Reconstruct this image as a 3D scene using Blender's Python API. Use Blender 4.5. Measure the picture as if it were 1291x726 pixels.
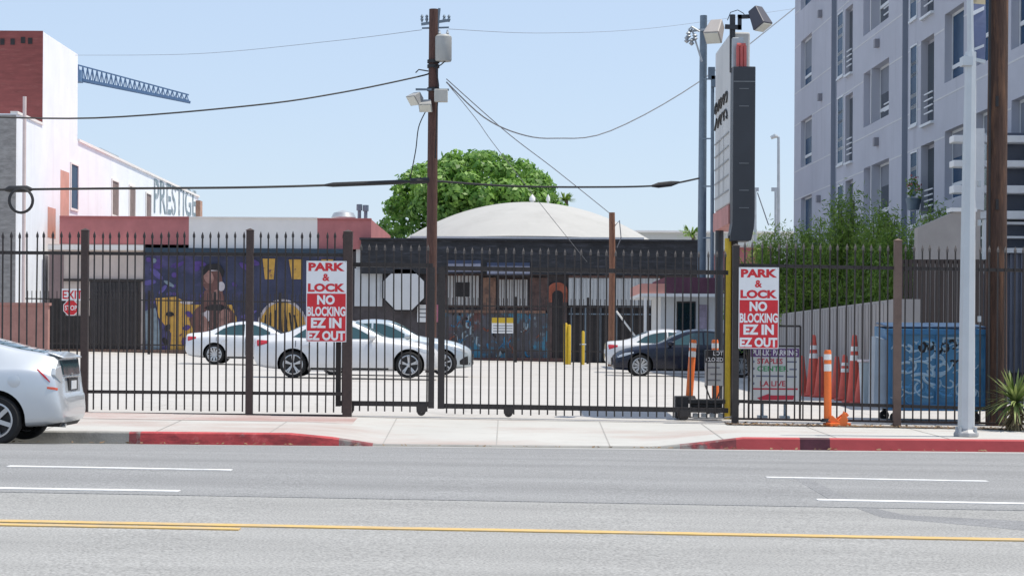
import bpy, bmesh, math, random
from mathutils import Vector, Matrix
R = math.radians
random.seed(7)
S = bpy.context.scene
for o in list(bpy.data.objects): bpy.data.objects.remove(o)
C = bpy.data.collections.new('place'); S.collection.children.link(C)

# ------------------------------------------------------------------ camera, sky, sun, exposure
F = 2600.0; CX, YH, CAMZ = 645.5, 427.0, 1.30; ROLL = R(0.35)
cam = bpy.data.cameras.new('camera'); camo = bpy.data.objects.new('camera', cam); C.objects.link(camo)
cam.sensor_width = 36.0; cam.lens = 36.0 * F / 1291.0; cam.sensor_fit = 'HORIZONTAL'
cam.shift_y = (YH - 363.0) / 1291.0; cam.clip_start = 0.1; cam.clip_end = 6000
camo.matrix_world = Matrix.Translation((0, 0, CAMZ)) @ Matrix.Rotation(R(90), 4, 'X') @ Matrix.Rotation(ROLL, 4, 'Z')
S.camera = camo
SUN_AZ = math.atan2(1.0, 0.06); SUN_EL = R(69)
W = bpy.data.worlds.new('World'); S.world = W; W.use_nodes = True
nt = W.node_tree; bg = nt.nodes['Background']
sky = nt.nodes.new('ShaderNodeTexSky'); sky.sky_type = 'NISHITA'; sky.sun_disc = False
sky.sun_elevation = SUN_EL; sky.sun_rotation = SUN_AZ
sky.air_density = 1.0; sky.dust_density = 0.6; sky.ozone_density = 1.5
sky_fill = nt.nodes.new('ShaderNodeMix'); sky_fill.data_type = 'RGBA'; sky_fill.inputs[0].default_value = 0.80   # even pale blue mixed over the sky, added to lift the shaded faces
sky_fill.inputs[7].default_value = (1.66, 2.00, 2.58, 1)
nt.links.new(sky.outputs[0], sky_fill.inputs[6]); nt.links.new(sky_fill.outputs[2], bg.inputs[0]); bg.inputs[1].default_value = 0.125
sl = bpy.data.lights.new('sun', 'SUN'); sl.energy = 2.0; sl.angle = R(0.5); sl.color = (1.0, 0.93, 0.81)
so = bpy.data.objects.new('sun', sl); C.objects.link(so)
sd = Vector((math.sin(SUN_AZ) * math.cos(SUN_EL), math.cos(SUN_AZ) * math.cos(SUN_EL), math.sin(SUN_EL)))
so.location = sd * 60; so.rotation_euler = (-sd).to_track_quat('-Z', 'Y').to_euler()
S.view_settings.view_transform = 'Standard'; S.view_settings.look = 'None'
S.view_settings.gamma = 1.0; S.view_settings.exposure = 1.22; S.view_settings.use_curve_mapping = False
S.render.engine = 'CYCLES'

# ------------------------------------------------------------------ helpers
cR, sR = math.cos(ROLL), math.sin(ROLL)
def unroll(px, py):
    dx, dy = px - CX, py - YH
    return dx * cR + dy * sR, -dx * sR + dy * cR
def P(px, py, Y):
    dx, dy = unroll(px, py)
    return Vector((dx * Y / F, Y, CAMZ - dy * Y / F))
def PX(px, py, X):                      # ray meets the plane x = X
    dx, dy = unroll(px, py); Y = X * F / dx
    return Vector((X, Y, CAMZ - dy * Y / F))
def lerp_tab(tab, x):
    if x <= tab[0][0]: return tab[0][1]
    for (x0, v0), (x1, v1) in zip(tab, tab[1:]):
        if x <= x1:
            return v0 + (v1 - v0) * (x - x0) / (x1 - x0)
    return tab[-1][1]
ZA = [(-60, 0), (20, -.02), (25.6, -.08), (27.5, -.15), (27.51, -.15), (31, .085), (33, .14), (40, .22), (50, .25), (61, .25), (70, .265), (88, .36), (140, .5), (400, .5)]
ZB = [(-60, .012), (20, .012), (25.6, .006), (27.5, .003), (31, .012), (50, .012), (61, .009), (70, .014), (88, .016), (140, .016)]
def gz(X, Y):
    return lerp_tab(ZA, Y) - lerp_tab(ZB, Y) * max(-25, min(25, X))
GUT = 27.5
def kerb_h(X):
    return lerp_tab([(-2.95, .16), (-2.4, .11), (-1.8, .018), (1.95, .018), (2.4, .07), (3.1, .16)], X)
def wz(X, Y):                           # walking surface
    if Y < GUT: return gz(X, Y)
    if Y <= 31:
        t = (Y - GUT) / (31 - GUT); a = gz(X, GUT) + kerb_h(X); return a + (gz(X, 31) - a) * t
    return gz(X, Y)

MATS = {}
def mat(name, col, rough=.6, var=.12, scale=6., bump=0., metal=0., coat=0., col2=None, thr=(.4, .6), stretch=(1, 1, 1), detail=6, spec=.5, bscale=None):
    if name in MATS: return MATS[name]
    m = bpy.data.materials.new(name); m.use_nodes = True
    n = m.node_tree.nodes; l = m.node_tree.links; b = n['Principled BSDF']
    b.inputs['Roughness'].default_value = rough; b.inputs['Metallic'].default_value = metal
    b.inputs['Coat Weight'].default_value = coat; b.inputs['Coat Roughness'].default_value = .06
    b.inputs['Specular IOR Level'].default_value = spec
    tc = n.new('ShaderNodeTexCoord'); mp = n.new('ShaderNodeMapping'); mp.inputs['Scale'].default_value = stretch
    l.new(tc.outputs['Object'], mp.inputs['Vector'])
    nz = n.new('ShaderNodeTexNoise'); nz.inputs['Scale'].default_value = scale; nz.inputs['Detail'].default_value = detail
    nz.inputs['Roughness'].default_value = .65
    l.new(mp.outputs[0], nz.inputs['Vector'])
    rp = n.new('ShaderNodeValToRGB')
    rp.color_ramp.elements[0].position = thr[0] - .12 if col2 is None else thr[0]
    rp.color_ramp.elements[1].position = thr[1] + .12 if col2 is None else thr[1]
    a = tuple(c * (1 - var) for c in col); c2 = tuple(min(1, c * (1 + var)) for c in col)
    if col2 is not None: a, c2 = col, col2
    rp.color_ramp.elements[0].color = (*a, 1); rp.color_ramp.elements[1].color = (*c2, 1)
    l.new(nz.outputs[0], rp.inputs[0]); l.new(rp.outputs[0], b.inputs['Base Color'])
    if bump:
        nb = n.new('ShaderNodeTexNoise'); nb.inputs['Scale'].default_value = bscale or scale * 4; nb.inputs['Detail'].default_value = 6
        l.new(mp.outputs[0], nb.inputs['Vector'])
        bp = n.new('ShaderNodeBump'); bp.inputs['Strength'].default_value = bump; bp.inputs['Distance'].default_value = .02
        l.new(nb.outputs[0], bp.inputs['Height']); l.new(bp.outputs[0], b.inputs['Normal'])
    MATS[name] = m; return m

def add_layer(m, col, scale, lo, hi, stretch=(1, 1, 1), kind='noise', fac=1.0):
    """blend another noise-shaped colour layer over a material (stains, wear)"""
    n = m.node_tree.nodes; l = m.node_tree.links; b = n['Principled BSDF']
    src = b.inputs['Base Color'].links[0].from_socket
    tc = n.new('ShaderNodeTexCoord'); mp = n.new('ShaderNodeMapping'); mp.inputs['Scale'].default_value = stretch
    mp.inputs['Location'].default_value = (scale * 1.7, lo * 9, hi * 5)
    l.new(tc.outputs['Object'], mp.inputs[0])
    if kind == 'noise':
        t = n.new('ShaderNodeTexNoise'); t.inputs['Scale'].default_value = scale; t.inputs['Detail'].default_value = 8; t.inputs['Roughness'].default_value = .7; out = t.outputs[0]
    elif kind == 'voronoi':
        t = n.new('ShaderNodeTexVoronoi'); t.feature = 'DISTANCE_TO_EDGE'; t.inputs['Scale'].default_value = scale; out = t.outputs[0]
    elif kind == 'wave':
        t = n.new('ShaderNodeTexWave'); t.inputs['Scale'].default_value = scale; t.inputs['Distortion'].default_value = 9; t.inputs['Detail'].default_value = 3; out = t.outputs[1]
    l.new(mp.outputs[0], t.inputs['Vector'])
    r = n.new('ShaderNodeMapRange'); r.inputs[1].default_value = lo; r.inputs[2].default_value = hi; r.inputs[4].default_value = fac
    l.new(out, r.inputs[0])
    mx = n.new('ShaderNodeMix'); mx.data_type = 'RGBA'
    l.new(r.outputs[0], mx.inputs[0]); l.new(src, mx.inputs[6]); mx.inputs[7].default_value = (*col, 1)
    l.new(mx.outputs[2], b.inputs['Base Color'])
    return m

class MB:
    def __init__(s): s.v = []; s.f = []; s.m = []
    def face(s, pts, m=0):
        i = len(s.v); s.v += [tuple(p) for p in pts]; s.f.append(tuple(range(i, i + len(pts)))); s.m.append(m)
    def idx(s, verts, faces, m=0):
        i = len(s.v); s.v += [tuple(p) for p in verts]
        for f in faces: s.f.append(tuple(k + i for k in f)); s.m.append(m)
    def box(s, x0, x1, y0, y1, z0, z1, m=0):
        v = [(x0, y0, z0), (x1, y0, z0), (x1, y1, z0), (x0, y1, z0), (x0, y0, z1), (x1, y0, z1), (x1, y1, z1), (x0, y1, z1)]
        s.idx(v, [(3, 2, 1, 0), (4, 5, 6, 7), (0, 1, 5, 4), (1, 2, 6, 5), (2, 3, 7, 6), (3, 0, 4, 7)], m)
    def bar(s, a, b, w, h, m=0, up=(0, 0, 1)):
        a = Vector(a); b = Vector(b); d = (b - a).normalized(); up = Vector(up)
        if abs(d.dot(up)) > .98: up = Vector((0, 1, 0))
        sx = d.cross(up).normalized() * w / 2; sz = sx.cross(d).normalized() * h / 2
        v = [a - sx - sz, a + sx - sz, a + sx + sz, a - sx + sz, b - sx - sz, b + sx - sz, b + sx + sz, b - sx + sz]
        s.idx(v, [(3, 2, 1, 0), (4, 5, 6, 7), (0, 1, 5, 4), (1, 2, 6, 5), (2, 3, 7, 6), (3, 0, 4, 7)], m)
    def tube(s, pts, r, n=8, m=0, caps=True):
        pts = [Vector(p) for p in pts]; k = len(pts)
        rr = r if isinstance(r, (list, tuple)) else [r] * k
        vs = []; ref = None
        for i, p in enumerate(pts):
            d = (pts[min(i + 1, k - 1)] - pts[max(i - 1, 0)]).normalized()
            if ref is None:
                ref = Vector((0, 0, 1)) if abs(d.z) < .9 else Vector((0, -1, 0))
            a = d.cross(ref).normalized(); b = a.cross(d).normalized(); ref = b
            for j in range(n):
                t = 2 * math.pi * j / n; vs.append(p + (a * math.cos(t) + b * math.sin(t)) * rr[i])
        fs = []
        for i in range(k - 1):
            for j in range(n):
                fs.append((i * n + j, i * n + (j + 1) % n, (i + 1) * n + (j + 1) % n, (i + 1) * n + j))
        if caps: fs.append(tuple(range(n))[::-1]); fs.append(tuple((k - 1) * n + j for j in range(n)))
        s.idx(vs, fs, m)
    def lathe(s, prof, c, axis='Z', n=24, m=0):
        vs = []; fs = []; k = len(prof)
        for (r, h) in prof:
            for j in range(n):
                t = 2 * math.pi * j / n; a, b = r * math.cos(t), r * math.sin(t)
                p = (a, b, h) if axis == 'Z' else (a, h, b) if axis == 'Y' else (h, a, b)
                vs.append((c[0] + p[0], c[1] + p[1], c[2] + p[2]))
        for i in range(k - 1):
            for j in range(n):
                fs.append((i * n + j, i * n + (j + 1) % n, (i + 1) * n + (j + 1) % n, (i + 1) * n + j))
        s.idx(vs, fs, m)
    def prism(s, poly, d, m=0):          # poly: list of points in a plane; d: extrusion vector
        d = Vector(d); n = len(poly); v = [Vector(p) for p in poly] + [Vector(p) + d for p in poly]
        s.idx(v, [tuple(range(n)), tuple(range(2 * n - 1, n - 1, -1))] + [(i, i + n, (i + 1) % n + n, (i + 1) % n) for i in range(n)], m)
    def build(s, name, mats, parent=None, smooth=False, bevel=0, fix=True):
        me = bpy.data.meshes.new(name)
        off = parent_origin(parent)
        me.from_pydata([(v[0] - off[0], v[1] - off[1], v[2] - off[2]) for v in s.v], [], s.f)
        for m in (mats if isinstance(mats, (list, tuple)) else [mats]): me.materials.append(m)
        me.polygons.foreach_set('material_index', s.m)
        if fix:
            bm = bmesh.new(); bm.from_mesh(me); bmesh.ops.recalc_face_normals(bm, faces=bm.faces); bm.to_mesh(me); bm.free()
        if smooth:
            me.polygons.foreach_set('use_smooth', [True] * len(me.polygons)); me.set_sharp_from_angle(angle=R(38))
        me.update()
        o = bpy.data.objects.new(name, me); C.objects.link(o)
        if parent is not None: o.parent = parent
        if bevel:
            b = o.modifiers.new('bevel', 'BEVEL'); b.width = bevel; b.segments = 2; b.limit_method = 'ANGLE'
        return o
def parent_origin(p):
    t = Vector((0, 0, 0))
    while p is not None: t += p.location; p = p.parent
    return t
def tag(o, label, cat, group=None, kind=None):
    o['label'] = label; o['category'] = cat
    if group: o['group'] = group
    if kind: o['kind'] = kind
    return o
def thing(name, label, cat, loc=(0, 0, 0), group=None):
    o = bpy.data.objects.new(name, None); C.objects.link(o); o.location = loc; o.empty_display_size = .2
    return tag(o, label, cat, group)
def struct(o): o['kind'] = 'structure'; return o
def dup_child(o, parent, delta):
    c = o.copy(); C.objects.link(c); c.parent = parent; c.location = o.location + Vector(delta); return c

_txt = {}
def text_geo(st, bold=.0):
    k = (st, bold)
    if k in _txt: return _txt[k]
    cu = bpy.data.curves.new('t', 'FONT'); cu.body = st; cu.offset = bold; cu.resolution_u = 3; cu.size = 1
    o = bpy.data.objects.new('t', cu); S.collection.objects.link(o)
    bpy.context.view_layer.update()
    dg = bpy.context.evaluated_depsgraph_get(); me = bpy.data.meshes.new_from_object(o.evaluated_get(dg))
    vs = [v.co.copy() for v in me.vertices]; fs = [tuple(p.vertices) for p in me.polygons]
    bpy.data.objects.remove(o); bpy.data.curves.remove(cu); bpy.data.meshes.remove(me)
    x0 = min(v.x for v in vs); x1 = max(v.x for v in vs); y0 = min(v.y for v in vs); y1 = max(v.y for v in vs)
    g = [((v.x - x0) / (x1 - x0), (v.y - y0) / (y1 - y0)) for v in vs], fs
    _txt[k] = g; return g
def text_on(mb, st, fn, m, bold=.02):
    uv, fs = text_geo(st, bold); mb.idx([fn(u, v) for u, v in uv], fs, m)
def front_text(mb, st, x0, x1, z0, z1, y, m, bold=.02):
    text_on(mb, st, lambda u, v: (x0 + (x1 - x0) * u, y, z0 + (z1 - z0) * v), m, bold)

# ------------------------------------------------------------------ materials
M_black = mat('black_iron_paint', (.034, .027, .025), .5, .25, 30, .1)
M_brownpost = mat('brown_iron_paint', (.055, .035, .03), .55, .25, 20, .1)
M_white = mat('white_paint', (.78, .78, .77), .5, .06, 4)
M_whitewall = mat('white_stucco', (.83, .87, .92), .85, .05, .7, .25, col2=None, bscale=25)
add_layer(M_whitewall, (.80, .74, .72), .35, .60, .75, (1, 1, .5), fac=.15)
add_layer(M_whitewall, (.68, .67, .69), 1.1, .54, .74, (1, 1, .08), fac=.5); add_layer(M_whitewall, (.60, .55, .54), 2.4, .66, .72, fac=.5)
M_redsign = mat('red_sign_paint', (.62, .02, .03), .45, .12, 8)
M_signwhite = mat('white_sign_face', (.80, .81, .82), .4, .04, 5)
M_pink = mat('pink_stucco', (.46, .17, .17), .85, .15, 1.2, .2)
M_beige = mat('beige_stucco', (.58, .50, .46), .85, .12, 1.1, .2)
M_greywall = mat('pale_grey_stucco', (.82, .79, .76), .85, .06, .8, .15)
M_brick = mat('dark_red_brick', (.23, .065, .06), .85, .2, 1.5, .25, stretch=(1, 1, 5))
add_layer(M_brick, (.34, .15, .13), 1.2, .55, .75, (1, 1, 6), fac=.6)
M_greybrick = mat('weathered_grey_brick', (.30, .29, .28), .9, .3, 3, .4, stretch=(1, 1, 3))
M_dark = mat('dark_interior', (.026, .024, .026), .8, .3, 3)
M_navy = mat('navy_wall_paint', (.05, .057, .105), .8, .35, .8, .1)
add_layer(M_navy, (.15, .12, .34), .33, .50, .70, (1, 1, 1.2), fac=.8)
add_layer(M_navy, (.22, .20, .36), .7, .66, .8, (1, 1, 1.2), fac=.6)
M_gold = mat('gold_mural_paint', (.62, .36, .08), .8, .25, 2.5)
add_layer(M_gold, (.75, .48, .12), 2, .55, .7)
add_layer(M_gold, (.12, .04, .10), 3.5, .60, .66)
M_skin = mat('brown_mural_paint', (.17, .085, .075), .8, .35, 2.2)
add_layer(M_skin, (.42, .27, .25), 1.6, .56, .70)
M_purple = mat('purple_mural_paint', (.10, .06, .24), .8, .35, 2)
M_yellow = mat('yellow_paint', (.62, .42, .03), .55, .12, 8)
M_galv = mat('galvanised_steel', (.45, .48, .50), .45, .12, 4, 0, metal=.55)
M_palegrey = mat('pale_grey_pole_paint', (.55, .58, .60), .4, .06, 3, metal=.25)
M_steelblue = mat('blue_grey_steel', (.17, .22, .27), .5, .15, 3, metal=.3)
M_wood = mat('weathered_pole_wood', (.10, .052, .042), .9, .4, 6, .5, stretch=(5, 5, .5))
M_woodorange = mat('orange_brown_timber', (.24, .12, .075), .9, .3, 5, .4, stretch=(5, 5, .5))
M_dkwood = mat('dark_tarred_timber', (.070, .038, .027), .85, .5, 5, .6, stretch=(5, 5, .4))
add_layer(M_dkwood, (.22, .11, .06), 2.5, .50, .75, (4, 4, .4))
M_cable = mat('black_cable', (.02, .02, .022), .6, .2, 5)
M_cablelight = mat('grey_cable', (.20, .21, .23), .6, .2, 5)
M_glass = mat('dark_window_glass', (.012, .025, .035), .06, .3, .4, spec=.8)
M_blueglass = mat('blue_window_glass', (.035, .07, .13), .25, .4, .35, spec=.12); M_blueglass.node_tree.nodes['Principled BSDF'].inputs['IOR'].default_value = 1.18
M_frame = mat('white_window_frame', (.62, .65, .68), .5, .05, 5)
M_apt = mat('lavender_grey_stucco', (.44, .455, .515), .85, .06, .5, .15, bscale=20)
add_layer(M_apt, (.38, .39, .445), .25, .45, .7, fac=.6); add_layer(M_apt, (.27, .28, .33), 1.6, .56, .74, (1, 1, .07), fac=.55)
M_aptgroove = mat('blue_grey_recess_paint', (.24, .27, .33), .8, .06, .7)
M_aptjoint = mat('pale_joint_sealant', (.55, .56, .58), .8, .05, 3)
M_rubber = mat('tyre_rubber', (.014, .014, .015), .85, .2, 20)
M_rim = mat('silver_alloy', (.52, .53, .55), .3, .08, 6, metal=.8)
M_rimdark = mat('dark_gap', (.02, .02, .022), .6, .1, 5)  # near black for wheel wells, gap lines and discs behind the spokes
M_orange = mat('orange_plastic', (.80, .17, .03), .5, .1, 12)
M_reflect = mat('white_reflective_band', (.78, .78, .76), .35, .05, 12)
M_cone = mat('faded_red_cone', (.60, .095, .065), .6, .2, 6)
M_blue = mat('blue_steel_paint', (.035, .17, .36), .5, .15, 3)
M_concrete = mat('pale_concrete', (.53, .52, .50), .88, .07, .8, .2, bscale=40)

# ------------------------------------------------------------------ the ground
def sheet(name, xs, ys, zf, m, dz=0, both=False):
    mb = MB(); nx, ny = len(xs), len(ys)
    vs = [(x, y, zf(x, y) + dz) for y in ys for x in xs]
    fs = [(j * nx + i, j * nx + i + 1, (j + 1) * nx + i + 1, (j + 1) * nx + i) for j in range(ny - 1) for i in range(nx - 1)]
    mb.idx(vs, fs); return struct(mb.build(name, m, smooth=True))
def frange(a, b, n): return [a + (b - a) * i / (n - 1) for i in range(n)]

M_ground = mat('dry_ground', (.30, .28, .25), .95, .15, .05, .1)
sheet('ground', [-3000, -400, -80, -25, 0, 25, 80, 400, 3000], [-400, -60, -20, 15, 27.5, 40, 60, 88, 140, 400, 3000], gz, M_ground, -.35)
M_asph = mat('worn_asphalt', (.31, .31, .305), .92, .07, 2.2, .5, stretch=(.35, 1, 1), bscale=90, spec=.3)
def asphalt_nodes(m):
    n = m.node_tree.nodes; l = m.node_tree.links; b = n['Principled BSDF']
    src = b.inputs['Base Color'].links[0].from_socket
    tc = n.new('ShaderNodeTexCoord'); g = n.new('ShaderNodeTexNoise'); g.inputs['Scale'].default_value = 55; g.inputs['Detail'].default_value = 3
    l.new(tc.outputs['Object'], g.inputs['Vector'])
    r = n.new('ShaderNodeMapRange'); r.inputs[1].default_value = .34; r.inputs[2].default_value = .66; r.inputs[3].default_value = .70; r.inputs[4].default_value = 1.30
    l.new(g.outputs[0], r.inputs[0])
    # tyre-worn bands along the street (wear of the surface, period of a lane)
    mp = n.new('ShaderNodeMapping'); mp.inputs['Scale'].default_value = (.03, .9, 0); l.new(tc.outputs['Object'], mp.inputs[0])
    g2 = n.new('ShaderNodeTexNoise'); g2.inputs['Scale'].default_value = 1.0; g2.inputs['Detail'].default_value = 5; l.new(mp.outputs[0], g2.inputs['Vector'])
    r2 = n.new('ShaderNodeMapRange'); r2.inputs[1].default_value = .3; r2.inputs[2].default_value = .7; r2.inputs[3].default_value = .88; r2.inputs[4].default_value = 1.12
    l.new(g2.outputs[0], r2.inputs[0])
    mu = n.new('ShaderNodeMath'); mu.operation = 'MULTIPLY'; l.new(r.outputs[0], mu.inputs[0]); l.new(r2.outputs[0], mu.inputs[1])
    mx = n.new('ShaderNodeMix'); mx.data_type = 'RGBA'; mx.blend_type = 'MULTIPLY'; mx.inputs[0].default_value = 1
    l.new(src, mx.inputs[6]); l.new(mu.outputs[0], mx.inputs[7]); l.new(mx.outputs[2], b.inputs['Base Color'])
asphalt_nodes(M_asph)
add_layer(M_asph, (.20, .20, .20), 14, .60, .72, (.6, 1, 1), fac=.5); add_layer(M_asph, (.40, .40, .39), 22, .62, .72, fac=.6); add_layer(M_asph, (.21, .21, .21), .9, .60, .78, (.25, 1.2, 1), fac=.55)
M_asph2 = mat('newer_asphalt_overlay', (.255, .258, .262), .92, .06, 2.0, .5, stretch=(.35, 1, 1), bscale=90, spec=.3); asphalt_nodes(M_asph2)
xs = frange(-60, 60, 61)
sheet('road', xs, [-60, -20, 0, 5, 10, 14, 17, 20, 23, 25.6, 26.95], gz, M_asph)
add_layer(M_asph2, (.20, .205, .21), .7, .55, .8, (.2, 1.3, 1), fac=.6); add_layer(M_asph2, (.31, .31, .315), 18, .62, .74, fac=.5)
sheet('road_overlay', frange(-60, 60, 61), [16.74, 16.7401, 18, 20, 23, 25.6, 26.95], lambda x, y: gz(x, y) - (.03 if y == 16.74 else 0), M_asph2, .004)
def patch(name, corners, m, dz):         # asphalt repair patch given by photo pixels on the road
    pts = []
    for (px, py) in corners:
        dx, dy = unroll(px, py); Y = 20.
        for _ in range(30): Y = (CAMZ - gz(dx * Y / F, Y)) * F / dy
        pts.append((dx * Y / F, Y, gz(dx * Y / F, Y) + dz))
    mb = MB(); mb.face(pts)
    for a, b in zip(pts, pts[1:] + pts[:1]): mb.face([a, b, (b[0], b[1], b[2] - .04), (a[0], a[1], a[2] - .04)])
    return struct(mb.build(name, m))
M_patch = mat('dark_asphalt_patch', (.225, .228, .235), .9, .1, 3, .5, bscale=90); asphalt_nodes(M_patch)
patch('road_patch', [(1000, 603), (1018, 603), (1072, 630), (1046, 630)], M_patch, .0065)
patch('road_patch', [(1072, 637.5), (1112, 652), (1291, 668), (1400, 672), (1400, 662), (1140, 649), (1092, 637.5)], M_patch, .0012)
M_gut = mat('gutter_concrete', (.40, .40, .39), .9, .12, 1.5, .2, bscale=40)
add_layer(M_gut, (.20, .19, .18), 1.2, .52, .68, (.3, 3, 1), fac=.7)
sheet('gutter', xs, [26.95, 27.2, GUT], gz, M_gut, .002)
M_side = mat('sidewalk_concrete', (.47, .465, .445), .9, .06, .6, .15, bscale=50)
add_layer(M_side, (.36, .25, .22), .45, .50, .66, (.5, 1.4, 1), fac=.55)
add_layer(M_side, (.30, .29, .28), 5, .62, .75, fac=.5)
add_layer(M_side, (.25, .24, .23), 9, .70, .74, fac=.7); add_layer(M_side, (.38, .37, .35), 1.3, .55, .75, (1, 1.6, 1), fac=.6); add_layer(M_side, (.56, .55, .53), .8, .60, .75, fac=.6)
sxs = frange(-60, -4, 15) + frange(-3.6, 4, 39) + frange(4.5, 60, 20)
sheet('sidewalk', sxs, [GUT + .15, 28.2, 29, 30, 30.95], wz, M_side)
M_sidered = mat('rust_stained_concrete', (.46, .40, .38), .9, .1, .9, .15, col2=(.37, .25, .23), thr=(.42, .6), stretch=(.5, 1.2, 1)); add_layer(M_sidered, (.46, .45, .43), 1.5, .55, .66, fac=.7)
sheet('stained_sidewalk', frange(-6.9, -2.3, 20), [29.75, 30.3, 30.94], wz, M_sidered, .003)
mbj = MB()                               # tooled joints between the sidewalk slabs
for x in [k * 1.52 - 30.6 for k in range(41)]:
    ys = [GUT + .16, 28.4, 29.4, 30.9]
    for a, b in zip(ys, ys[1:]):
        mbj.face([(x - .008, a, wz(x, a) + .003), (x + .008, a, wz(x, a) + .003), (x + .008, b, wz(x, b) + .003), (x - .008, b, wz(x, b) + .003)])
M_joint = mat('dark_joint', (.33, .32, .305), .95, .1, 4)  # joint strips are darker than the slabs
struct(mbj.build('sidewalk_joints', M_joint))
M_lot = mat('bleached_lot_asphalt', (.46, .445, .43), .92, .06, .35, .2, bscale=40, stretch=(.5, 1, 1))
add_layer(M_lot, (.36, .33, .31), .25, .55, .75, (.6, 1.5, 1), fac=.5)
add_layer(M_lot, (.30, .29, .28), 1.4, .02, 0.0, kind='voronoi', stretch=(.3, .5, 1), fac=.45)
sheet('parking_lot', frange(-60, 60, 41), [31.0, 32, 33, 36, 40, 45, 50, 55, 61, 66, 70, 76, 82, 88, 140, 200], gz, M_lot)
M_dirt = mat('dry_soil', (.16, .125, .10), .97, .3, 6, .6)
sheet('soil_strip', frange(3.2, 20, 30), [30.55, 30.75, 30.97], wz, M_dirt, .012)
# kerb: step built along the gutter, painted red at both sides of the driveway
M_kerbred = mat('worn_red_kerb_paint', (.47, .06, .065), .75, .2, 4, .2)
add_layer(M_kerbred, (.20, .03, .035), 2.6, .47, .60, (1, 1, 2.5), fac=.75); add_layer(M_kerbred, (.62, .16, .16), 5, .55, .68, fac=.6)
add_layer(M_kerbred, (.33, .29, .27), 3, .64, .74, fac=.7)
M_kerbred2 = mat('fresh_red_kerb_paint', (.46, .07, .075), .75, .1, 2, .2)
M_kerb = mat('grey_kerb_concrete', (.27, .265, .25), .9, .18, 2, .3, bscale=40)
M_kerbramp = mat('scuffed_maroon_kerb', (.20, .05, .055), .8, .3, 3, .2); add_layer(M_kerbramp, (.24, .225, .21), 3, .5, .6, fac=.9); add_layer(M_kerbramp, (.50, .07, .08), 4, .55, .62, fac=.8); add_layer(M_kerbred2, (.30, .05, .06), 1.6, .58, .7, fac=.7); add_layer(M_kerbred2, (.36, .30, .28), 6, .66, .74, fac=.6); add_layer(M_kerb, (.15, .145, .135), 1.4, .55, .7, fac=.7)
mb = MB(); kx = sorted(set([round(x, 3) for x in frange(-60, -6, 10) + frange(-5.6, 6, 233) + frange(7, 60, 12)]))
for a, b in zip(kx, kx[1:]):
    c = (a + b) / 2; m = 4 if -5.12 < c < -4.93 or -2.3 < c < -1.85 else 1 if -4.98 < c < -2.05 else 3 if 3.85 < c < 4.25 else 2 if c > 3.0 else 4 if c > 2.25 else 0
    def ring(x):
        g = gz(x, GUT); h = kerb_h(x)
        return [(x, GUT, g), (x, GUT + .012, g + h - .014), (x, GUT + .026, g + h + .001), (x, GUT + .151, wz(x, GUT + .151) + .002)]
    ra, rb = ring(a), ring(b)
    for i in range(3): mb.face([ra[i], rb[i], rb[i + 1], ra[i + 1]], m)
struct(mb.build('kerb', [M_kerb, M_kerbred, M_kerbred2, mat('dark_kerb_patch', (.09, .02, .035), .7, .4, 5), M_kerbramp], smooth=True))  # a short darker stretch is set into the right kerb
# painted lines
M_wline = mat('worn_white_road_paint', (.72, .72, .71), .8, .1, 5); add_layer(M_wline, (.34, .34, .34), 8, .48, .66, (.5, 1, 1), fac=.65)
M_yline = mat('worn_yellow_road_paint', (.60, .40, .14), .8, .1, 5); add_layer(M_yline, (.34, .32, .28), 7, .46, .66, (.5, 1, 1), fac=.65)
def road_pt(px, py, dz=.012):
    dx, dy = unroll(px, py); Y = 20.
    for _ in range(30): Y = (CAMZ - gz(dx * Y / F, Y)) * F / dy
    return Vector((dx * Y / F, Y, gz(dx * Y / F, Y) + dz))
def line(name, m, a, b, w, n=12):
    a = road_pt(*a); b = road_pt(*b); mb = MB()
    for i in range(n):
        p = a.lerp(b, i / n); q = a.lerp(b, (i + 1) / n)
        pts = []
        for (v, s) in ((p, -1), (q, -1), (q, 1), (p, 1)):
            y = v.y + s * w / 2; pts.append((v.x, y, gz(v.x, y) + .009))
        mb.face(pts); dn = [(q[0], q[1], q[2] - .04) for q in pts]
        mb.face([pts[0], pts[1], dn[1], dn[0]]); mb.face([pts[2], pts[3], dn[3], dn[2]])
        if i == 0: mb.face([pts[0], dn[0], dn[3], pts[3]])
        if i == n - 1: mb.face([pts[1], pts[2], dn[2], dn[1]])
    return struct(mb.build(name, m))
line('lane_line', M_wline, (10, 588), (292, 593), .17); line('lane_line', M_wline, (966, 602), (1245, 607), .17)
line('lane_line', M_wline, (-120, 614), (226, 619.5), .16); line('lane_line', M_wline, (1030, 630.5), (1375, 637), .16)
line('centre_line', M_yline, (-500, 648), (1800, 690.5), .16, 30); line('centre_line', M_yline, (-500, 652.5), (302, 667.5), .13, 14)

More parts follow.
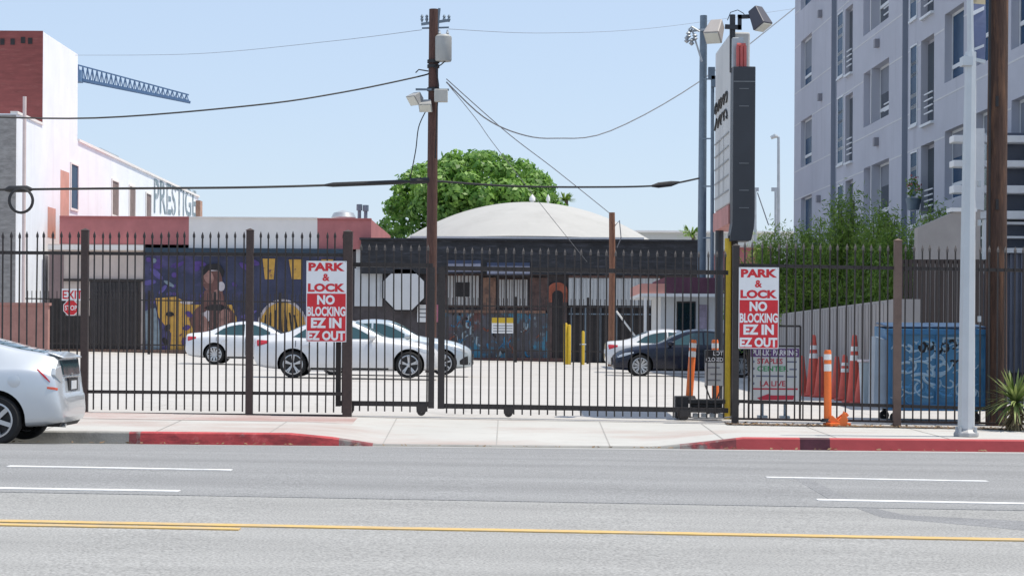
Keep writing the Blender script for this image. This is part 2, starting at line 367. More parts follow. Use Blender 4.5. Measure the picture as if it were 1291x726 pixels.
# ------------------------------------------------------------------ left: tall white building
XW = -20.0
bl = thing('white_warehouse', 'tall white stucco building with dark red brick tower on the far left', 'building', PX(20, 440, XW))
def bldY(px): return PX(px, 300, XW).y
y20, y53, y97, y250 = bldY(20), bldY(53), bldY(97), bldY(250)
zlow = PX(53, 165, XW).z; zr = PX(97, 178, XW).z; ztall = PX(54, 40, XW).z
mb = MB()
zs_end = PX(250, 249, XW).z
mb.prism([(XW, y20, -.5), (XW, y97, -.5), (XW, y97, zr), (XW, y20, zr)], (-16, 0, 0))
mb.prism([(XW, y97 + .003, -.5), (XW, y250, -.5), (XW, y250, zs_end), (XW, y97 + .003, zr)], (-16, 0, 0))
mb.build('side_wall', M_whitewall, bl)
mb = MB(); mb.box(XW - 16, XW - .004, y53, y97 - .01, zr - .2, ztall); mb.build('tower', M_whitewall, bl)
mb = MB(); mb.box(XW - 16, XW - .01, y53 - .06, y53 - .003, zr + .12, ztall + .03); mb.build('brick_face', M_brick, bl)
mb = MB(); mb.box(XW - 16, XW - .01, y20 - .06, y20 - .003, -.5, zr - .05); mb.build('grey_brick_front', M_greybrick, bl)
for (px, py) in ((3, 53), (16, 53), (29, 51), (38, 52)):
    mb = MB(); p = P(px, py, y53 - .07); mb.box(p.x - .09, p.x + .09, p.y - .02, p.y + .01, p.z - .13, p.z + .13); mb.build('vent_hole', M_dark, bl)
# parapet coping along the roof
mb = MB(); mb.bar((XW - .1, y97 + .1, zr + .06), (XW - .1, y250, zs_end + .06), .35, .12)
mb.bar((XW - .1, y20, zr + .05), (XW - .1, y53 - .1, zr + .05), .3, .1); mb.build('coping', M_greywall, bl)
mb = MB(); p = PX(165, 195, XW); mb.box(XW - 4, XW - 1.6, p.y, p.y + 5, p.z - .6, p.z + .35); mb.build('roof_unit', M_galv, bl)
def side_rect(px0, px1, py0, py1, d=.0):
    a = PX(px0, (py0 + py1) / 2, XW).y; b = PX(px1, (py0 + py1) / 2, XW).y
    pm = (px0 + px1) / 2; return a, b, PX(pm, py1, XW).z, PX(pm, py0, XW).z
for (x0, x1, t, b, mm, fr) in ((88, 98, 206, 266, M_blueglass, 1), (140, 149, 227, 274, M_beige, 0), (162, 170, 234, 276, M_beige, 0), (183, 190, 243, 278, M_brick, 0)):
    a, c, z0, z1 = side_rect(x0, x1, t, b)
    m_ = MB()
    for (ya, yb, za, zb) in ((a, c, z1 - .08, z1), (a, c, z0, z0 + .10), (a, a + .12, z0 + .1, z1 - .08), (c - .12, c, z0 + .1, z1 - .08)):
        m_.box(XW, XW + .06, ya, yb, za, zb)
    w = m_.build('window', M_greywall, bl)
    m_ = MB(); m_.box(XW + .001, XW + .02, a + .12, c - .12, z0 + .1, z1 - .08)
    m_.build('pane', mm if fr else mat('boarded_dark_window', (.20, .15, .14), .8, .3, 2), w)
M_peach = mat('faded_peach_paint', (.58, .32, .26), .85, .15, 1)
mb = MB()
for (x0, x1, t, b) in ((76, 87, 216, 278), (60, 70, 262, 300)):
    a, c, z0, z1 = side_rect(x0, x1, t, b); mb.box(XW + .001, XW + .008, a, c, z0, z1)
mb.build('paint_patch', M_peach, bl)
mb = MB(); ya, yb = bldY(193.5), bldY(247)
zb0, zt0, zb1, zt1 = PX(194, 269, XW).z, PX(194, 225, XW).z, PX(246, 274, XW).z, PX(246, 240, XW).z
text_on(mb, 'PRESTIGE', lambda u, v: (XW + .02, ya + (yb - ya) * u, (zb0 + (zb1 - zb0) * u) * (1 - v) + (zt0 + (zt1 - zt0) * u) * v), 0, .012)
mb.build('wall_lettering', mat('faded_teal_paint', (.20, .27, .31), .85, .2, 1.5, col2=(.62, .64, .67), thr=(.52, .66)), bl)
mb = MB(); p = PX(252, 262, XW); mb.box(XW + .01, XW + .28, y250 - 1.2, y250 - .2, p.z - .8, p.z + .35); mb.build('blade_sign', mat('rusty_orange_sign', (.42, .25, .18), .7, .3, 2), bl)
mb = MB(); a = P(30, 300, y20 - .3); mb.tube([(a.x, a.y, gz(a.x, a.y)), (a.x, a.y, P(30, 122, y20 - .3).z)], .075, 10)
tag(mb.build('vent_pipe', mat('pale_pink_pipe', (.66, .55, .53), .7, .1, 3), None, True), 'thin pale vertical pipe standing against the white warehouse front', 'pipe')

# low pinkish wall in front of the warehouse
mb = MB(); a = P(-40, 428, 74); b = P(61, 428, 74); mb.box(a.x - 6, b.x, 73.9, 74.2, .2, P(30, 385, 74).z)
mb.box(a.x - 6, b.x + .05, 73.85, 74.25, P(30, 385, 74).z, P(30, 385, 74).z + .1)
tag(mb.build('low_wall', mat('pink_brick', (.38, .20, .17), .9, .15, 3, .3)), 'low pinkish brick wall at the foot of the white warehouse', 'wall')

# ------------------------------------------------------------------ left: mural building with the garage door
YM = 88.0
bm_ = thing('mural_building', 'long low building with a navy mural wall and pink and white parapets', 'building', P(250, 448, YM))
def rect(mb, px0, px1, py0, py1, Y0, Y1, m=0):
    p = P((px0 + px1) / 2, py1, Y0); q = P((px0 + px1) / 2, py0, Y0); a = P(px0, (py0 + py1) / 2, Y0).x; b = P(px1, (py0 + py1) / 2, Y0).x
    mb.box(a, b, Y0, Y1, p.z, q.z, m)
mb = MB(); rect(mb, 60, 181, 308, 456, YM, YM + 20); mb.build('garage_wall', M_beige, bm_)
mb = MB(); rect(mb, 181.1, 438, 314, 456, YM, YM + 20); mb.build('mural_wall', M_navy, bm_)
for (x0, x1, t, m) in ((75, 238, 274, M_pink), (238.1, 400, 275, M_greywall), (400.1, 468, 276.5, M_pink)):
    mb = MB(); rect(mb, x0, x1, t, 314 if x0 > 200 else 308, YM + .06, YM + 14)
    rect(mb, x0, x1, t - 1.5, t - .1, YM - .02, YM + .3); mb.build('parapet', m, bm_)
mb = MB(); rect(mb, 60, 181, 309, 315, YM - .35, YM - .003); rect(mb, 181.1, 437, 313, 318.5, YM - .3, YM - .003, 1); mb.build('ledge', [M_greywall, mat('dark_blue_trim', (.03, .055, .085), .7, .2, 2)], bm_)
mb = MB(); rect(mb, 62, 82, 377, 441, YM - .06, YM - .003); rect(mb, 82, 113, 398, 441, YM - .06, YM - .003); mb.build('dark_panel', M_dark, bm_)
mb = MB()
rect(mb, 62, 80, 317, 377, YM - .03, YM - .002); mb.build('pilaster', mat('mauve_stucco', (.27, .20, .20), .85, .15, 1), bm_)
mb = MB(); rect(mb, 113, 174, 355, 441, YM - .05, YM - .003)
dr = mb.build('garage_door', mat('black_roller_door', (.042, .038, .042), .6, .25, 3), bm_)
mb = MB(); rect(mb, 80, 180, 351.5, 354.6, YM - .12, YM - .003); rect(mb, 174.3, 177, 355, 441, YM - .1, YM - .003); mb.build('door_frame', M_black, bm_)
mb = MB()
for k in range(13):
    x = 117 + k * 4.5; rect(mb, x - .55, x + .55, 356, 441, YM - .09, YM - .053)
    for yy in (366, 371): rect(mb, x - 1.6, x + 1.6, yy - 1, yy + 1, YM - .10, YM - .053)
mb.build('door_grille', mat('dull_grille_iron', (.05, .046, .048), .6, .2, 3), bm_)
mb = MB(); rect(mb, 62, 437, 441, 458, YM - .35, YM - .07); mb.build('base_kerb', mat('brown_kerb', (.19, .125, .10), .9, .2, 1.5), bm_)
# painted shapes of the mural: a generic figure in gold, an arched gold sunburst, two gold lamps
mb = MB(); d1 = YM - .02
def pp(poly, m, dep): mb.prism([P(x, y, YM - dep) for x, y in poly], (0, .012, 0), m)
def ell(cx, cy, rx, ry, a0=0, a1=360, n=20, rot=0):
    o = []
    for i in range(n + (0 if a1 - a0 == 360 else 1)):
        t = R(a0 + (a1 - a0) * i / n); x, y = rx * math.cos(t), -ry * math.sin(t); c, s = math.cos(R(rot)), math.sin(R(rot))
        o.append((cx + x * c - y * s, cy + x * s + y * c))
    return o
pp([(196, 376), (222, 374), (240, 384), (262, 384), (292, 384), (298, 400), (300, 447), (214, 447), (216, 420), (200, 400)], 0, .035)
pp([(248, 388), (262, 380), (284, 382), (296, 396), (298, 432), (250, 432), (238, 402)], 1, .05)
rm = random.Random(4)
for k in range(46):
    x, y = rm.uniform(186, 325), rm.uniform(322, 440)
    pp(ell(x, y, rm.uniform(2, 9), rm.uniform(1, 4), n=9, rot=rm.uniform(-50, 50)), (3, 3, 3, 5, 6, 6)[k % 6], .018 + .0002 * k)
pp(ell(267, 352, 13, 18, rot=-14), 1, .065)
pp(ell(263, 349, 6, 9, rot=-20), 7, .080); pp(ell(272, 372, 4, 7, rot=10), 7, .080); pp(ell(282, 402, 8, 13, rot=15), 7, .080); pp(ell(258, 410, 5, 12, rot=-8), 7, .080)
pp([(254, 342), (262, 333), (276, 332), (283, 342), (281, 350), (276, 341), (264, 340), (256, 348)], 2, .084)
pp([(258, 366), (280, 366), (286, 388), (252, 388)], 1, .058)
pp(ell(279, 361, 4.5, 6), 4, .08)
pp([(263, 338), (274, 336), (277, 341), (266, 342)], 4, .08); pp([(257, 388), (266, 384), (280, 384), (290, 390), (284, 392), (264, 391)], 2, .072)
pp([(253, 395), (262, 392), (264, 404), (257, 408)], 4, .065)
for k in range(9): pp(ell(214 + (k % 3) * 24 - 3 * (k // 3), 396 + 17 * (k // 3), 5, 3.2, rot=40 * k), (2, 3, 4)[k % 3], .066)
pp([(183, 392), (196, 388), (200, 405), (203, 440), (184, 445)], 5, .03)
pp(ell(236, 381, 9, 2.5), 4, .05)
pp(ell(356, 418, 33, 41, 0, 180, 24), 4, .03); pp(ell(356, 418, 30, 37, 0, 180, 24), 0, .045)
for k in range(7): pp([(332 + k * 7, 419), (335 + k * 7, 419), (336 + k * 6, 388 + abs(k - 3) * 3), (334 + k * 6, 388 + abs(k - 3) * 3)], 2, .06)
pp([(331, 326), (347, 326), (345, 352), (334, 352)], 0, .03); pp([(364, 327), (381, 327), (380, 352), (368, 352)], 0, .03); pp([(405, 327), (420, 327), (419, 352), (408, 352)], 0, .03)
mb.build('painted_mural', [M_gold, M_skin, M_dark, M_purple, mat('pale_mural_paint', (.55, .50, .52), .8, .2, 3), mat('grey_blue_mural_paint', (.22, .28, .33), .8, .3, 3), mat('violet_brush_paint', (.12, .10, .30), .8, .4, 3), mat('light_brown_mural_paint', (.36, .20, .17), .8, .4, 3)], bm_)
mb = MB()                                # rooftop ventilators above the right pink parapet
p = P(436, 277, YM + 4)
mb.lathe([(.05, 0), (.45, .0), (.55, .3), (.45, .5), (.05, .62)], (p.x - .1, p.y, p.z - .2), 'Z', 14)
tag(mb.build('roof_ventilator', M_galv, None, True), 'squat grey dome ventilator on the roof behind the pink parapet', 'vent')
for k, (x, h, w) in enumerate(((453, 264, .13), (461, 265, .13))):
    p = P(x, 280, YM + 3); q = P(x, h, YM + 3); mb = MB(); mb.tube([(p.x, p.y, p.z), (p.x, p.y, q.z)], .08, 8); mb.tube([(p.x, p.y, q.z - .05), (p.x, p.y, q.z + .22)], w, 8)
    tag(mb.build('vent_stack', M_steelblue, None, True), ('left', 'right')[k] + ' one of two thin capped roof stacks on the pink parapet', 'vent', 'capped roof stacks')

# EXIT and STOP signs on the rear fence
YR = 84.5
def sign_frame(name, label, cat, px0, px1, py0, py1, Y, th, mface, mback=None):
    t = thing(name, label, cat, P((px0 + px1) / 2, py1, Y)); mb = MB()
    a, b = P(px0, (py0 + py1) / 2, Y).x, P(px1, (py0 + py1) / 2, Y).x; z0, z1 = P((px0 + px1) / 2, py1, Y).z, P((px0 + px1) / 2, py0, Y).z
    mb.box(a, b, Y, Y + th, z0, z1); mb.build('board', mface, t); return t, a, b, z0, z1
t, a, b, z0, z1 = sign_frame('exit_sign', 'white sign reading EXIT in red letters near the dark garage door', 'sign', 77, 106, 364, 379, YR - .3, .03, M_signwhite)
mb = MB(); front_text(mb, 'EXIT', a + .06, b - .06, z0 + .07, z1 - .07, YR - .305, 0, .02); mb.build('lettering', M_redsign, t)
c = P(89.5, 388, YR - .3); t = thing('stop_sign', 'small red octagonal STOP sign hanging under the EXIT sign', 'sign', c)
def octo(c, r, y): return [(c.x + r * math.cos(R(22.5 + 45 * k)), y, c.z + r * math.sin(R(22.5 + 45 * k))) for k in range(8)]
mb = MB(); mb.prism(octo(c, .34, YR - .3), (0, .02, 0)); mb.prism(octo(c, .31, YR - .303), (0, .002, 0), 1); mb.build('board', [M_signwhite, M_redsign], t)
mb = MB(); front_text(mb, 'STOP', c.x - .25, c.x + .25, c.z - .1, c.z + .1, YR - .308, 0, .02); mb.build('lettering', M_signwhite, t)

# rear picket fences
def rear_fence(label, x0, x1, ytop0, ytop1, Y, loc):
    t = thing('iron_fence', label, 'fence', P((x0 + x1) / 2, 452, Y)); mb = MB(); n = int((x1 - x0) / 5.25)
    for k in range(n + 1):
        u = k / n; x = x0 + (x1 - x0) * u; q = P(x, ytop0 + (ytop1 - ytop0) * u, Y); mb.box(q.x - .014, q.x + .014, Y - .014, Y + .014, gz(q.x, Y) + .08, q.z)
    mb.build('pickets', M_black, t); mb = MB()
    for dy in (10, 66): mb.bar(P(x0, ytop0 + dy, Y - .03), P(x1, ytop1 + dy, Y - .03), .05, .05)
    mb.build('rail', M_black, t); n = max(2, int((x1 - x0) / 75)); mb = MB()
    for k in range(n + 1):
        x = x0 + (x1 - x0) * k / n; q = P(x, ytop0 + (ytop1 - ytop0) * k / n - 2, Y + .04); m_ = MB(); m_.box(q.x - .05, q.x + .05, Y + .02, Y + .12, gz(q.x, Y) - .1, q.z); m_.build('post', M_black, t)
    return t
rear_fence('low black picket fence along the garage wall and mural', -60, 436, 365, 372, YR, None)
rear_fence('low black picket fence in front of the graffiti storefront', 560, 832, 375, 378, YR, None)

# ------------------------------------------------------------------ centre: dark storefront with graffiti
YC = 88.3
bc = thing('dark_storefront', 'long black storefront building with shuttered windows and graffiti under a dome roof', 'building', P(660, 456, YC))
M_blk = mat('black_shingle', (.026, .028, .034), .75, .5, 1.5, .5, stretch=(1, 1, 3)); add_layer(M_blk, (.07, .075, .095), 2.2, .52, .70, (.5, 1, 4), fac=.85); add_layer(M_blk, (.10, .10, .12), 5, .62, .70, (.6, 1, 2), fac=.6)
M_brown = mat('brown_tile_wall', (.12, .075, .068), .8, .4, 2.5, .3); add_layer(M_brown, (.20, .11, .09), 2.5, .55, .65, (1, 1, 2), fac=.7); add_layer(M_brown, (.03, .028, .03), 1.1, .55, .65)
M_tan = mat('tan_wood_panel', (.24, .14, .10), .8, .25, 2.5); add_layer(M_tan, (.09, .06, .055), 1.5, .5, .6, fac=.8)
M_shut = mat('grey_white_shutter', (.42, .42, .42), .6, .1, 2)
M_graf = mat('blue_graffiti_wall', (.085, .085, .10), .75, .4, 1.2)
add_layer(M_graf, (.06, .22, .34), .9, .50, .56, kind='noise', stretch=(1, 1, .7))
add_layer(M_graf, (.25, .33, .38), 1.7, .60, .63, kind='noise', stretch=(1, 1, .6))
add_layer(M_graf, (.13, .06, .055), .6, .56, .62, stretch=(.8, 1, .8))
mb = MB(); rect(mb, 438.2, 884, 318, 462, YC, YC + 16); mb.build('wall', mat('sooty_wall', (.085, .075, .08), .8, .4, 1.5), bc)
mb = MB(); rect(mb, 455, 884, 303.5, 346, YC - .5, YC - .003); rect(mb, 453, 886, 301, 303.4, YC - .65, YC + 6); mb.build('parapet', M_blk, bc)
mb = MB(); rect(mb, 449, 454.8, 303, 338, YC - .1, YC + .3); mb.build('downpipe', M_white, bc)
mb = MB(); rect(mb, 447, 482, 338.5, 386, YC - .12, YC - .003)
for k in range(6): rect(mb, 450 + k * 5.6, 451 + k * 5.6, 339, 386, YC - .14, YC - .121)
mb.build('white_panel', mat('white_corrugated_panel', (.62, .64, .66), .6, .06, 2), bc)
def shut(x0, x1, t, b, name, mm, pitch):
    mb = MB(); rect(mb, x0, x1, t, b, YC - .1, YC - .003)
    f = mb.build(name, M_brown, bc); mb = MB(); x = x0 + 1.4
    while x < x1 - 2: rect(mb, x, x + pitch * .72, t + 1.5, b - 1.5, YC - .14, YC - .101); x += pitch
    mb.build('slats', mm, f)
shut(562, 604, 346, 387, 'shuttered_window', M_shut, 4.6); shut(628, 665, 351, 388, 'shuttered_window', M_shut, 3.3)
mb = MB(); rect(mb, 575, 592, 356, 374, YC - .16, YC - .142); mb.build('window_board', M_dark, bc)
M_dimblue = mat('dim_blue_awning', (.07, .085, .14), .8, .3, 2)
for (x0, x1, t, b) in ((563, 606, 328, 342), (614, 668, 331, 345)):
    mb = MB(); p0 = P(x0, t, YC - .52); p1 = P(x1, t, YC - .52); q0 = P(x0, b, YC - 1.0); q1 = P(x1, b, YC - 1.0)
    mb.prism([p0, p1, q1, q0], (0, .05, -.05)); mb.build('awning', M_dimblue, bc)
mb = MB(); rect(mb, 609, 625, 350, 398, YC - .12, YC - .004); mb.build('brick_pier', M_tan, bc)
mb = MB(); rect(mb, 560, 688, 391, 394.5, YC - .24, YC - .004); mb.build('sill_ledge', M_tan, bc)
mb = MB(); rect(mb, 560, 690, 342.5, 346, YC - .3, YC - .004); rect(mb, 668, 690, 350, 391, YC - .1, YC - .004); mb.build('brown_trim', M_brown, bc)
mb = MB(); rect(mb, 553, 690, 394.6, 451, YC - .15, YC - .004); mb.build('graffiti_wall', M_graf, bc)
mb = MB(); random.seed(3)                 # sprayed swirls, thin paint on the graffiti wall
for k in range(46):
    x = random.uniform(557, 684); y = random.uniform(400, 446); pts = []; ang = random.uniform(0, 6.3); r = random.uniform(3, 8); sp = random.choice((1, -1)) * random.uniform(1.5, 3.5)
    for i in range(12): pts.append(P(x + r * (.4 + i / 20) * math.cos(ang + sp * i / 12), y + r * 1.15 * math.sin(ang + sp * i / 12), YC - .16))
    mb.tube(pts, random.uniform(.015, .045), 4, random.choice((0, 0, 1, 1, 2, 3)))
mb.build('graffiti', [mat('spray_blue', (.05, .22, .40), .7, .2, 3), mat('spray_pale', (.36, .46, .52), .7, .2, 3), mat('spray_rust', (.25, .09, .06), .7, .2, 3), M_dark], bc)
mb = MB(); rect(mb, 553, 716, 451, 460, YC - .4, YC - .16); mb.build('base_kerb', mat('rusty_kerb', (.17, .09, .075), .9, .2, 2), bc)
mb = MB()                                 # arched orange surround with a dark doorway
arc = [P(703 + 12 * math.cos(R(a)), 364 - 8 * math.sin(R(a)), YC - .2) for a in range(0, 181, 15)]
mb.prism([P(715, 452, YC - .2)] + arc + [P(691, 452, YC - .2)], (0, .19, 0)); mb.prism([P(711, 452, YC - .215)] + [P(703 + 7 * math.cos(R(a)), 372 - 6 * math.sin(R(a)), YC - .215) for a in range(0, 181, 20)] + [P(696, 452, YC - .215)], (0, .012, 0), 1)
mb.prism([P(715.5, 381, YC - .208)] + [P(703 + 12.5 * math.cos(R(a)), 366 - 10 * math.sin(R(a)), YC - .208) for a in range(0, 181, 15)] + [P(690.5, 381, YC - .208), P(696, 381, YC - .208)] + [P(703 + 7 * math.cos(R(a)), 374 - 6 * math.sin(R(a)), YC - .208) for a in range(180, -1, -20)] + [P(710, 381, YC - .208)], (0, .006, 0), 2)
mb.build('arched_door', [mat('umber_surround', (.11, .075, .072), .8, .5, 2), M_dark, mat('rust_orange_paint', (.34, .10, .06), .8, .5, 1.6)], bc)
mb = MB(); rect(mb, 717, 832, 350.5, 385, YC - .35, YC - .01); rect(mb, 717, 832, 347.5, 350.4, YC - .4, YC - .01, 1)
x = 718.5
while x < 831: rect(mb, x, x + 2.2, 351, 384.8, YC - .39, YC - .351); x += 4.4
mb.build('corrugated_door', [mat('pale_corrugated_steel', (.50, .52, .53), .55, .08, 2), M_brown], bc)
mb = MB(); rect(mb, 717, 832, 389, 456, YC - .2, YC - .01); mb.build('dark_bay', M_dark, bc)
mb = MB()
for x in (720, 738, 757, 778, 797, 815, 829): rect(mb, x - 1, x + 1, 386, 456, YC - .3, YC - .21)
for y in (387, 396): rect(mb, 717, 832, y - .8, y + .8, YC - .34, YC - .31)
mb.build('bay_frame', M_steelblue, bc)
# pale octagon sign and notices on the facade
c = P(509, 365, YC - .5); t = thing('octagon_board', 'large blank white octagonal board on the black storefront', 'sign', c)
mb = MB(); mb.prism(octo(c, .93, YC - .5), (0, .05, 0)); mb.build('board', mat('white_board', (.66, .67, .68), .6, .05, 1.5), t)
mb = MB(); mb.prism(octo(c, 1.0, YC - .44), (0, .03, 0)); mb.build('backing', M_dark, t)
for (x0, x1, y0, y1, m2, nm) in ((526, 539, 384, 406, M_signwhite, 'small white notice low on the black storefront beside the octagon'), (541, 553, 384, 406, mat('pink_notice', (.5, .17, .24), .7, .2, 3), 'small pinkish notice right of the white notice')):
    mb = MB(); rect(mb, x0, x1, y0, y1, YC - .1, YC - .05); o = mb.build('notice', m2); tag(o, nm, 'sign')
    o2 = MB()
    for k in range(3): rect(o2, x0 + 2, x1 - 2, y0 + 5 + 5 * k, y0 + 6.5 + 5 * k, YC - .105, YC - .1)
    o2.build('print_lines', M_cablelight, o)
t, a, b, z0, z1 = sign_frame('notice_board', 'white notice board with a yellow header above the blue graffiti', 'sign', 620, 648, 401, 420, YR - .25, .03, M_signwhite)
mb = MB(); mb.box(a, b, YR - .262, YR - .252, z1 - .2, z1 + .02); mb.build('header', M_yellow, t)
mb = MB()
for k in range(3): mb.box(a + .06, b - .06, YR - .256, YR - .251, z0 + .07 + .11 * k, z0 + .105 + .11 * k)
mb.build('print_lines', M_cablelight, t)
# barrel roof hall behind
YD = 98.0
bd = thing('domed_hall', 'hall with a broad pale curved roof rising behind the black storefront', 'building', P(665, 440, YD))
M_roof = mat('pale_roof_membrane', (.42, .415, .40), .8, .05, .4, .1); add_layer(M_roof, (.33, .325, .31), .5, .50, .72, fac=.6); add_layer(M_roof, (.50, .49, .47), 1.2, .58, .70, (1, 3, 1), fac=.6)
ec = P(665, 309, YD + 9.5); er = 163 * (YD + 9.5) / F; eh = 53 * (YD + 9.5) / F; mb = MB(); NU, NW = 48, 14; vs = []; fs = []
for k in range(NW + 1):
    q = 1 - k / NW
    for i_ in range(NU): t_ = 2 * math.pi * i_ / NU; vs.append((ec.x + er * q * math.cos(t_), YD + 9.5 + 9.5 * q * math.sin(t_), ec.z + eh * (1 - q ** 2.05)))
for k in range(NW):
    for i_ in range(NU): fs.append((k * NU + i_, k * NU + (i_ + 1) % NU, (k + 1) * NU + (i_ + 1) % NU, (k + 1) * NU + i_))
mb.idx(vs, fs); mb.build('roof', M_roof, bd, True)
mb = MB(); rect(mb, 517, 812, 298.5, 301.5, YD - .4, YD - .1); mb.build('eave', M_white, bd)
mb = MB(); rect(mb, 505, 825, 302, 462, YD + 9, YD + 18); mb.build('wall', M_greywall, bd)
for k, (px, ww) in enumerate(((671, .16), (691, .10))):
    p = P(px, 257, YD + 9); mb = MB(); mb.tube([(p.x, p.y, p.z - .8), (p.x, p.y, p.z + .12)], ww * .6, 10); mb.lathe([(.02, .38), (ww, .2), (ww, .05), (.02, .0)], (p.x, p.y, p.z + .1), 'Z', 12)
    tag(mb.build('roof_cap_vent', M_white, None, True), ('larger', 'smaller')[k] + ' white cap vent on top of the curved roof', 'vent', 'white roof vents on the hall')
# small house on the right of the storefront
YS = 74.0
bs = thing('small_booth', 'small white office with a purple and pink fascia behind the cars', 'building', P(870, 462, YS))
mb = MB(); rect(mb, 833, 935, 372, 468, YS, YS + 5); mb.build('wall', mat('office_white', (.66, .67, .66), .8, .05, 1), bs)
mb = MB(); rect(mb, 838.1, 940, 350, 370, YS - .9, YS + 5.5); rect(mb, 808, 940, 370.1, 374, YS - .95, YS + 5.4, 2); rect(mb, 808, 838, 357.5, 370, YS - .9, YS + 5.5, 1)
mb.build('roof', [mat('purple_fascia', (.10, .04, .065), .8, .2, 2), mat('peach_fascia', (.62, .30, .25), .8, .08, 2), M_white], bs)
mb = MB(); rect(mb, 853, 877, 380, 417, YS - .04, YS - .003); w = mb.build('window', M_black, bs)
mb = MB(); rect(mb, 854.5, 875.5, 382, 415.5, YS - .05, YS - .041); mb.build('pane', M_glass, w)
mb = MB(); rect(mb, 881, 893, 384, 420, YS - .04, YS - .003); mb.build('poster', mat('mottled_poster', (.35, .30, .38), .7, .4, 6), bs)
mb = MB(); rect(mb, 812, 815, 374.1, 462, YS - .9, YS - .7); mb.build('roof_post', M_white, bs)
# grey flat roofs far behind
mb = MB(); rect(mb, 800, 1020, 293, 420, 130, 150); bb = tag(mb.build('distant_building', mat('far_grey_wall', (.50, .52, .52), .85, .06, .3)), 'long pale grey flat roofed building far behind the pylon sign', 'building')
mb = MB(); rect(mb, 798, 1022, 291, 293.2, 129.5, 150); mb.build('roof', M_greywall, bb)
mb = MB(); rect(mb, 925, 975, 312, 440, 95, 105); bb = tag(mb.build('pink_building', M_pink), 'low pink walled building seen behind the right PARK and LOCK sign', 'building')
mb = MB(); rect(mb, 924, 976, 310, 312, 94.8, 105); mb.build('coping', M_beige, bb)

# ------------------------------------------------------------------ right: apartment block
XA, KA = 12.452, .02135
def AW(px, py):
    dx, dy = unroll(px, py); Y = XA / (dx / F + KA); return Y, CAMZ - dy * Y / F
def apt(Y, d, z): return Vector((XA - KA * Y + d, Y + d * KA, z))
ba = thing('apartment_building', 'tall lavender grey apartment block with recessed windows on the right', 'building', apt(60, 0, 0))
holes = []      # (Y0, Y1, z0, z1, depth, kind)
def hole(x0, x1, t, b, depth, kind):
    Y1, z1 = AW((x0 + x1) / 2, t); _, z0 = AW((x0 + x1) / 2, b); a, _ = AW(x1, (t + b) / 2); c, _ = AW(x0, (t + b) / 2)
    holes.append((a, c, z0, z1, depth, kind))
FL = 3.0
for (t, b) in ((-60, 7), (47, 107.5), (149, 208), (247.5, 305)): hole(1009.8, 1023.3, t, b, .19, 'A')
for (t, b) in ((-95, -12), (15.5, 97), (122, 207), (233, 310)): hole(1056, 1063.6, t, b, .03, 'G')
for (t, b) in ((-100, -18), (9, 93), (119, 204), (227, 305)): hole(1065.6, 1075, t, b, .17, 'R')
for (t, b) in ((-90, 34), (83, 153), (206, 282)): hole(1088.8, 1120.6, t, b, .30, 'C')
for (t, b) in ((-80, 24), (57, 158), (191, 285)): hole(1147.6, 1156.9, t, b, .03, 'G')
for (t, b) in ((-90, 18.6), (47.5, 155), (181, 270)): hole(1161, 1177.5, t, b, .22, 'R')
for (t, b) in ((11, 99), (161, 250)): hole(1191, 1215, t, b, .235, 'F')
for (t, b) in ((-90, 80), (140, 232)): hole(1229.5, 1247, t, b, .235, 'F')
for (t, b) in ((-90, 57), (122, 215)): hole(1275, 1300, t, b, .235, 'F')
hole(1048.5, 1055.7, -500, 500, .15, 'S'); hole(1138, 1145.6, -500, 500, .15, 'S')
Y0, Y1, ZT = 40.0, 79.0, 16.5
ub = sorted(set([Y0, Y1] + [h[0] for h in holes] + [h[1] for h in holes])); ub = [u for u in ub if Y0 <= u <= Y1]
zbk = sorted(set([-1, ZT] + [max(-1, min(ZT, h[2])) for h in holes] + [max(-1, min(ZT, h[3])) for h in holes]))
mb = MB()
for a, b in zip(ub, ub[1:]):
    cells = []
    for c, d in zip(zbk, zbk[1:]):
        if d - c < 1e-5 or b - a < 1e-5: continue
        u, z = (a + b) / 2, (c + d) / 2
        if any(h[0] < u < h[1] and h[2] < z < h[3] for h in holes): continue
        mb.face([apt(b, 0, c), apt(a, 0, c), apt(a, 0, d), apt(b, 0, d)])
for (a, b, c, d, dep, k) in holes:
    c, d = max(c, -1), min(d, ZT); m = 1 if k in 'S' else 0
    mb.face([apt(a, 0, c), apt(a, 0, d), apt(a, dep, d), apt(a, dep, c)], m); mb.face([apt(b, 0, d), apt(b, 0, c), apt(b, dep, c), apt(b, dep, d)], m)
    mb.face([apt(a, 0, d), apt(b, 0, d), apt(b, dep, d), apt(a, dep, d)], m); mb.face([apt(b, 0, c), apt(a, 0, c), apt(a, dep, c), apt(b, dep, c)], m)
    mb.face([apt(b, dep, c), apt(a, dep, c), apt(a, dep, d), apt(b, dep, d)], m)
# the other three sides and roof
mb.face([apt(Y1, 0, -1), apt(Y1, 0, ZT), apt(Y1, 22, ZT), apt(Y1, 22, -1)]); mb.face([apt(Y0, 0, -1), apt(Y0, 22, -1), apt(Y0, 22, ZT), apt(Y0, 0, ZT)])
mb.face([apt(Y0, 22, -1), apt(Y1, 22, -1), apt(Y1, 22, ZT), apt(Y0, 22, ZT)]); mb.face([apt(Y0, 0, ZT), apt(Y0, 22, ZT), apt(Y1, 22, ZT), apt(Y1, 0, ZT)])
mb.build('wall', [M_apt, M_aptgroove], ba, fix=False)
def abar(mb, Ya, Yb, z0, z1, d0, d1, m=0):
    v = [apt(Ya, d0, z0), apt(Yb, d0, z0), apt(Yb, d1, z0), apt(Ya, d1, z0), apt(Ya, d0, z1), apt(Yb, d0, z1), apt(Yb, d1, z1), apt(Ya, d1, z1)]
    mb.idx(v, [(0, 1, 2, 3), (7, 6, 5, 4), (4, 5, 1, 0), (5, 6, 2, 1), (6, 7, 3, 2), (7, 4, 0, 3)], m)
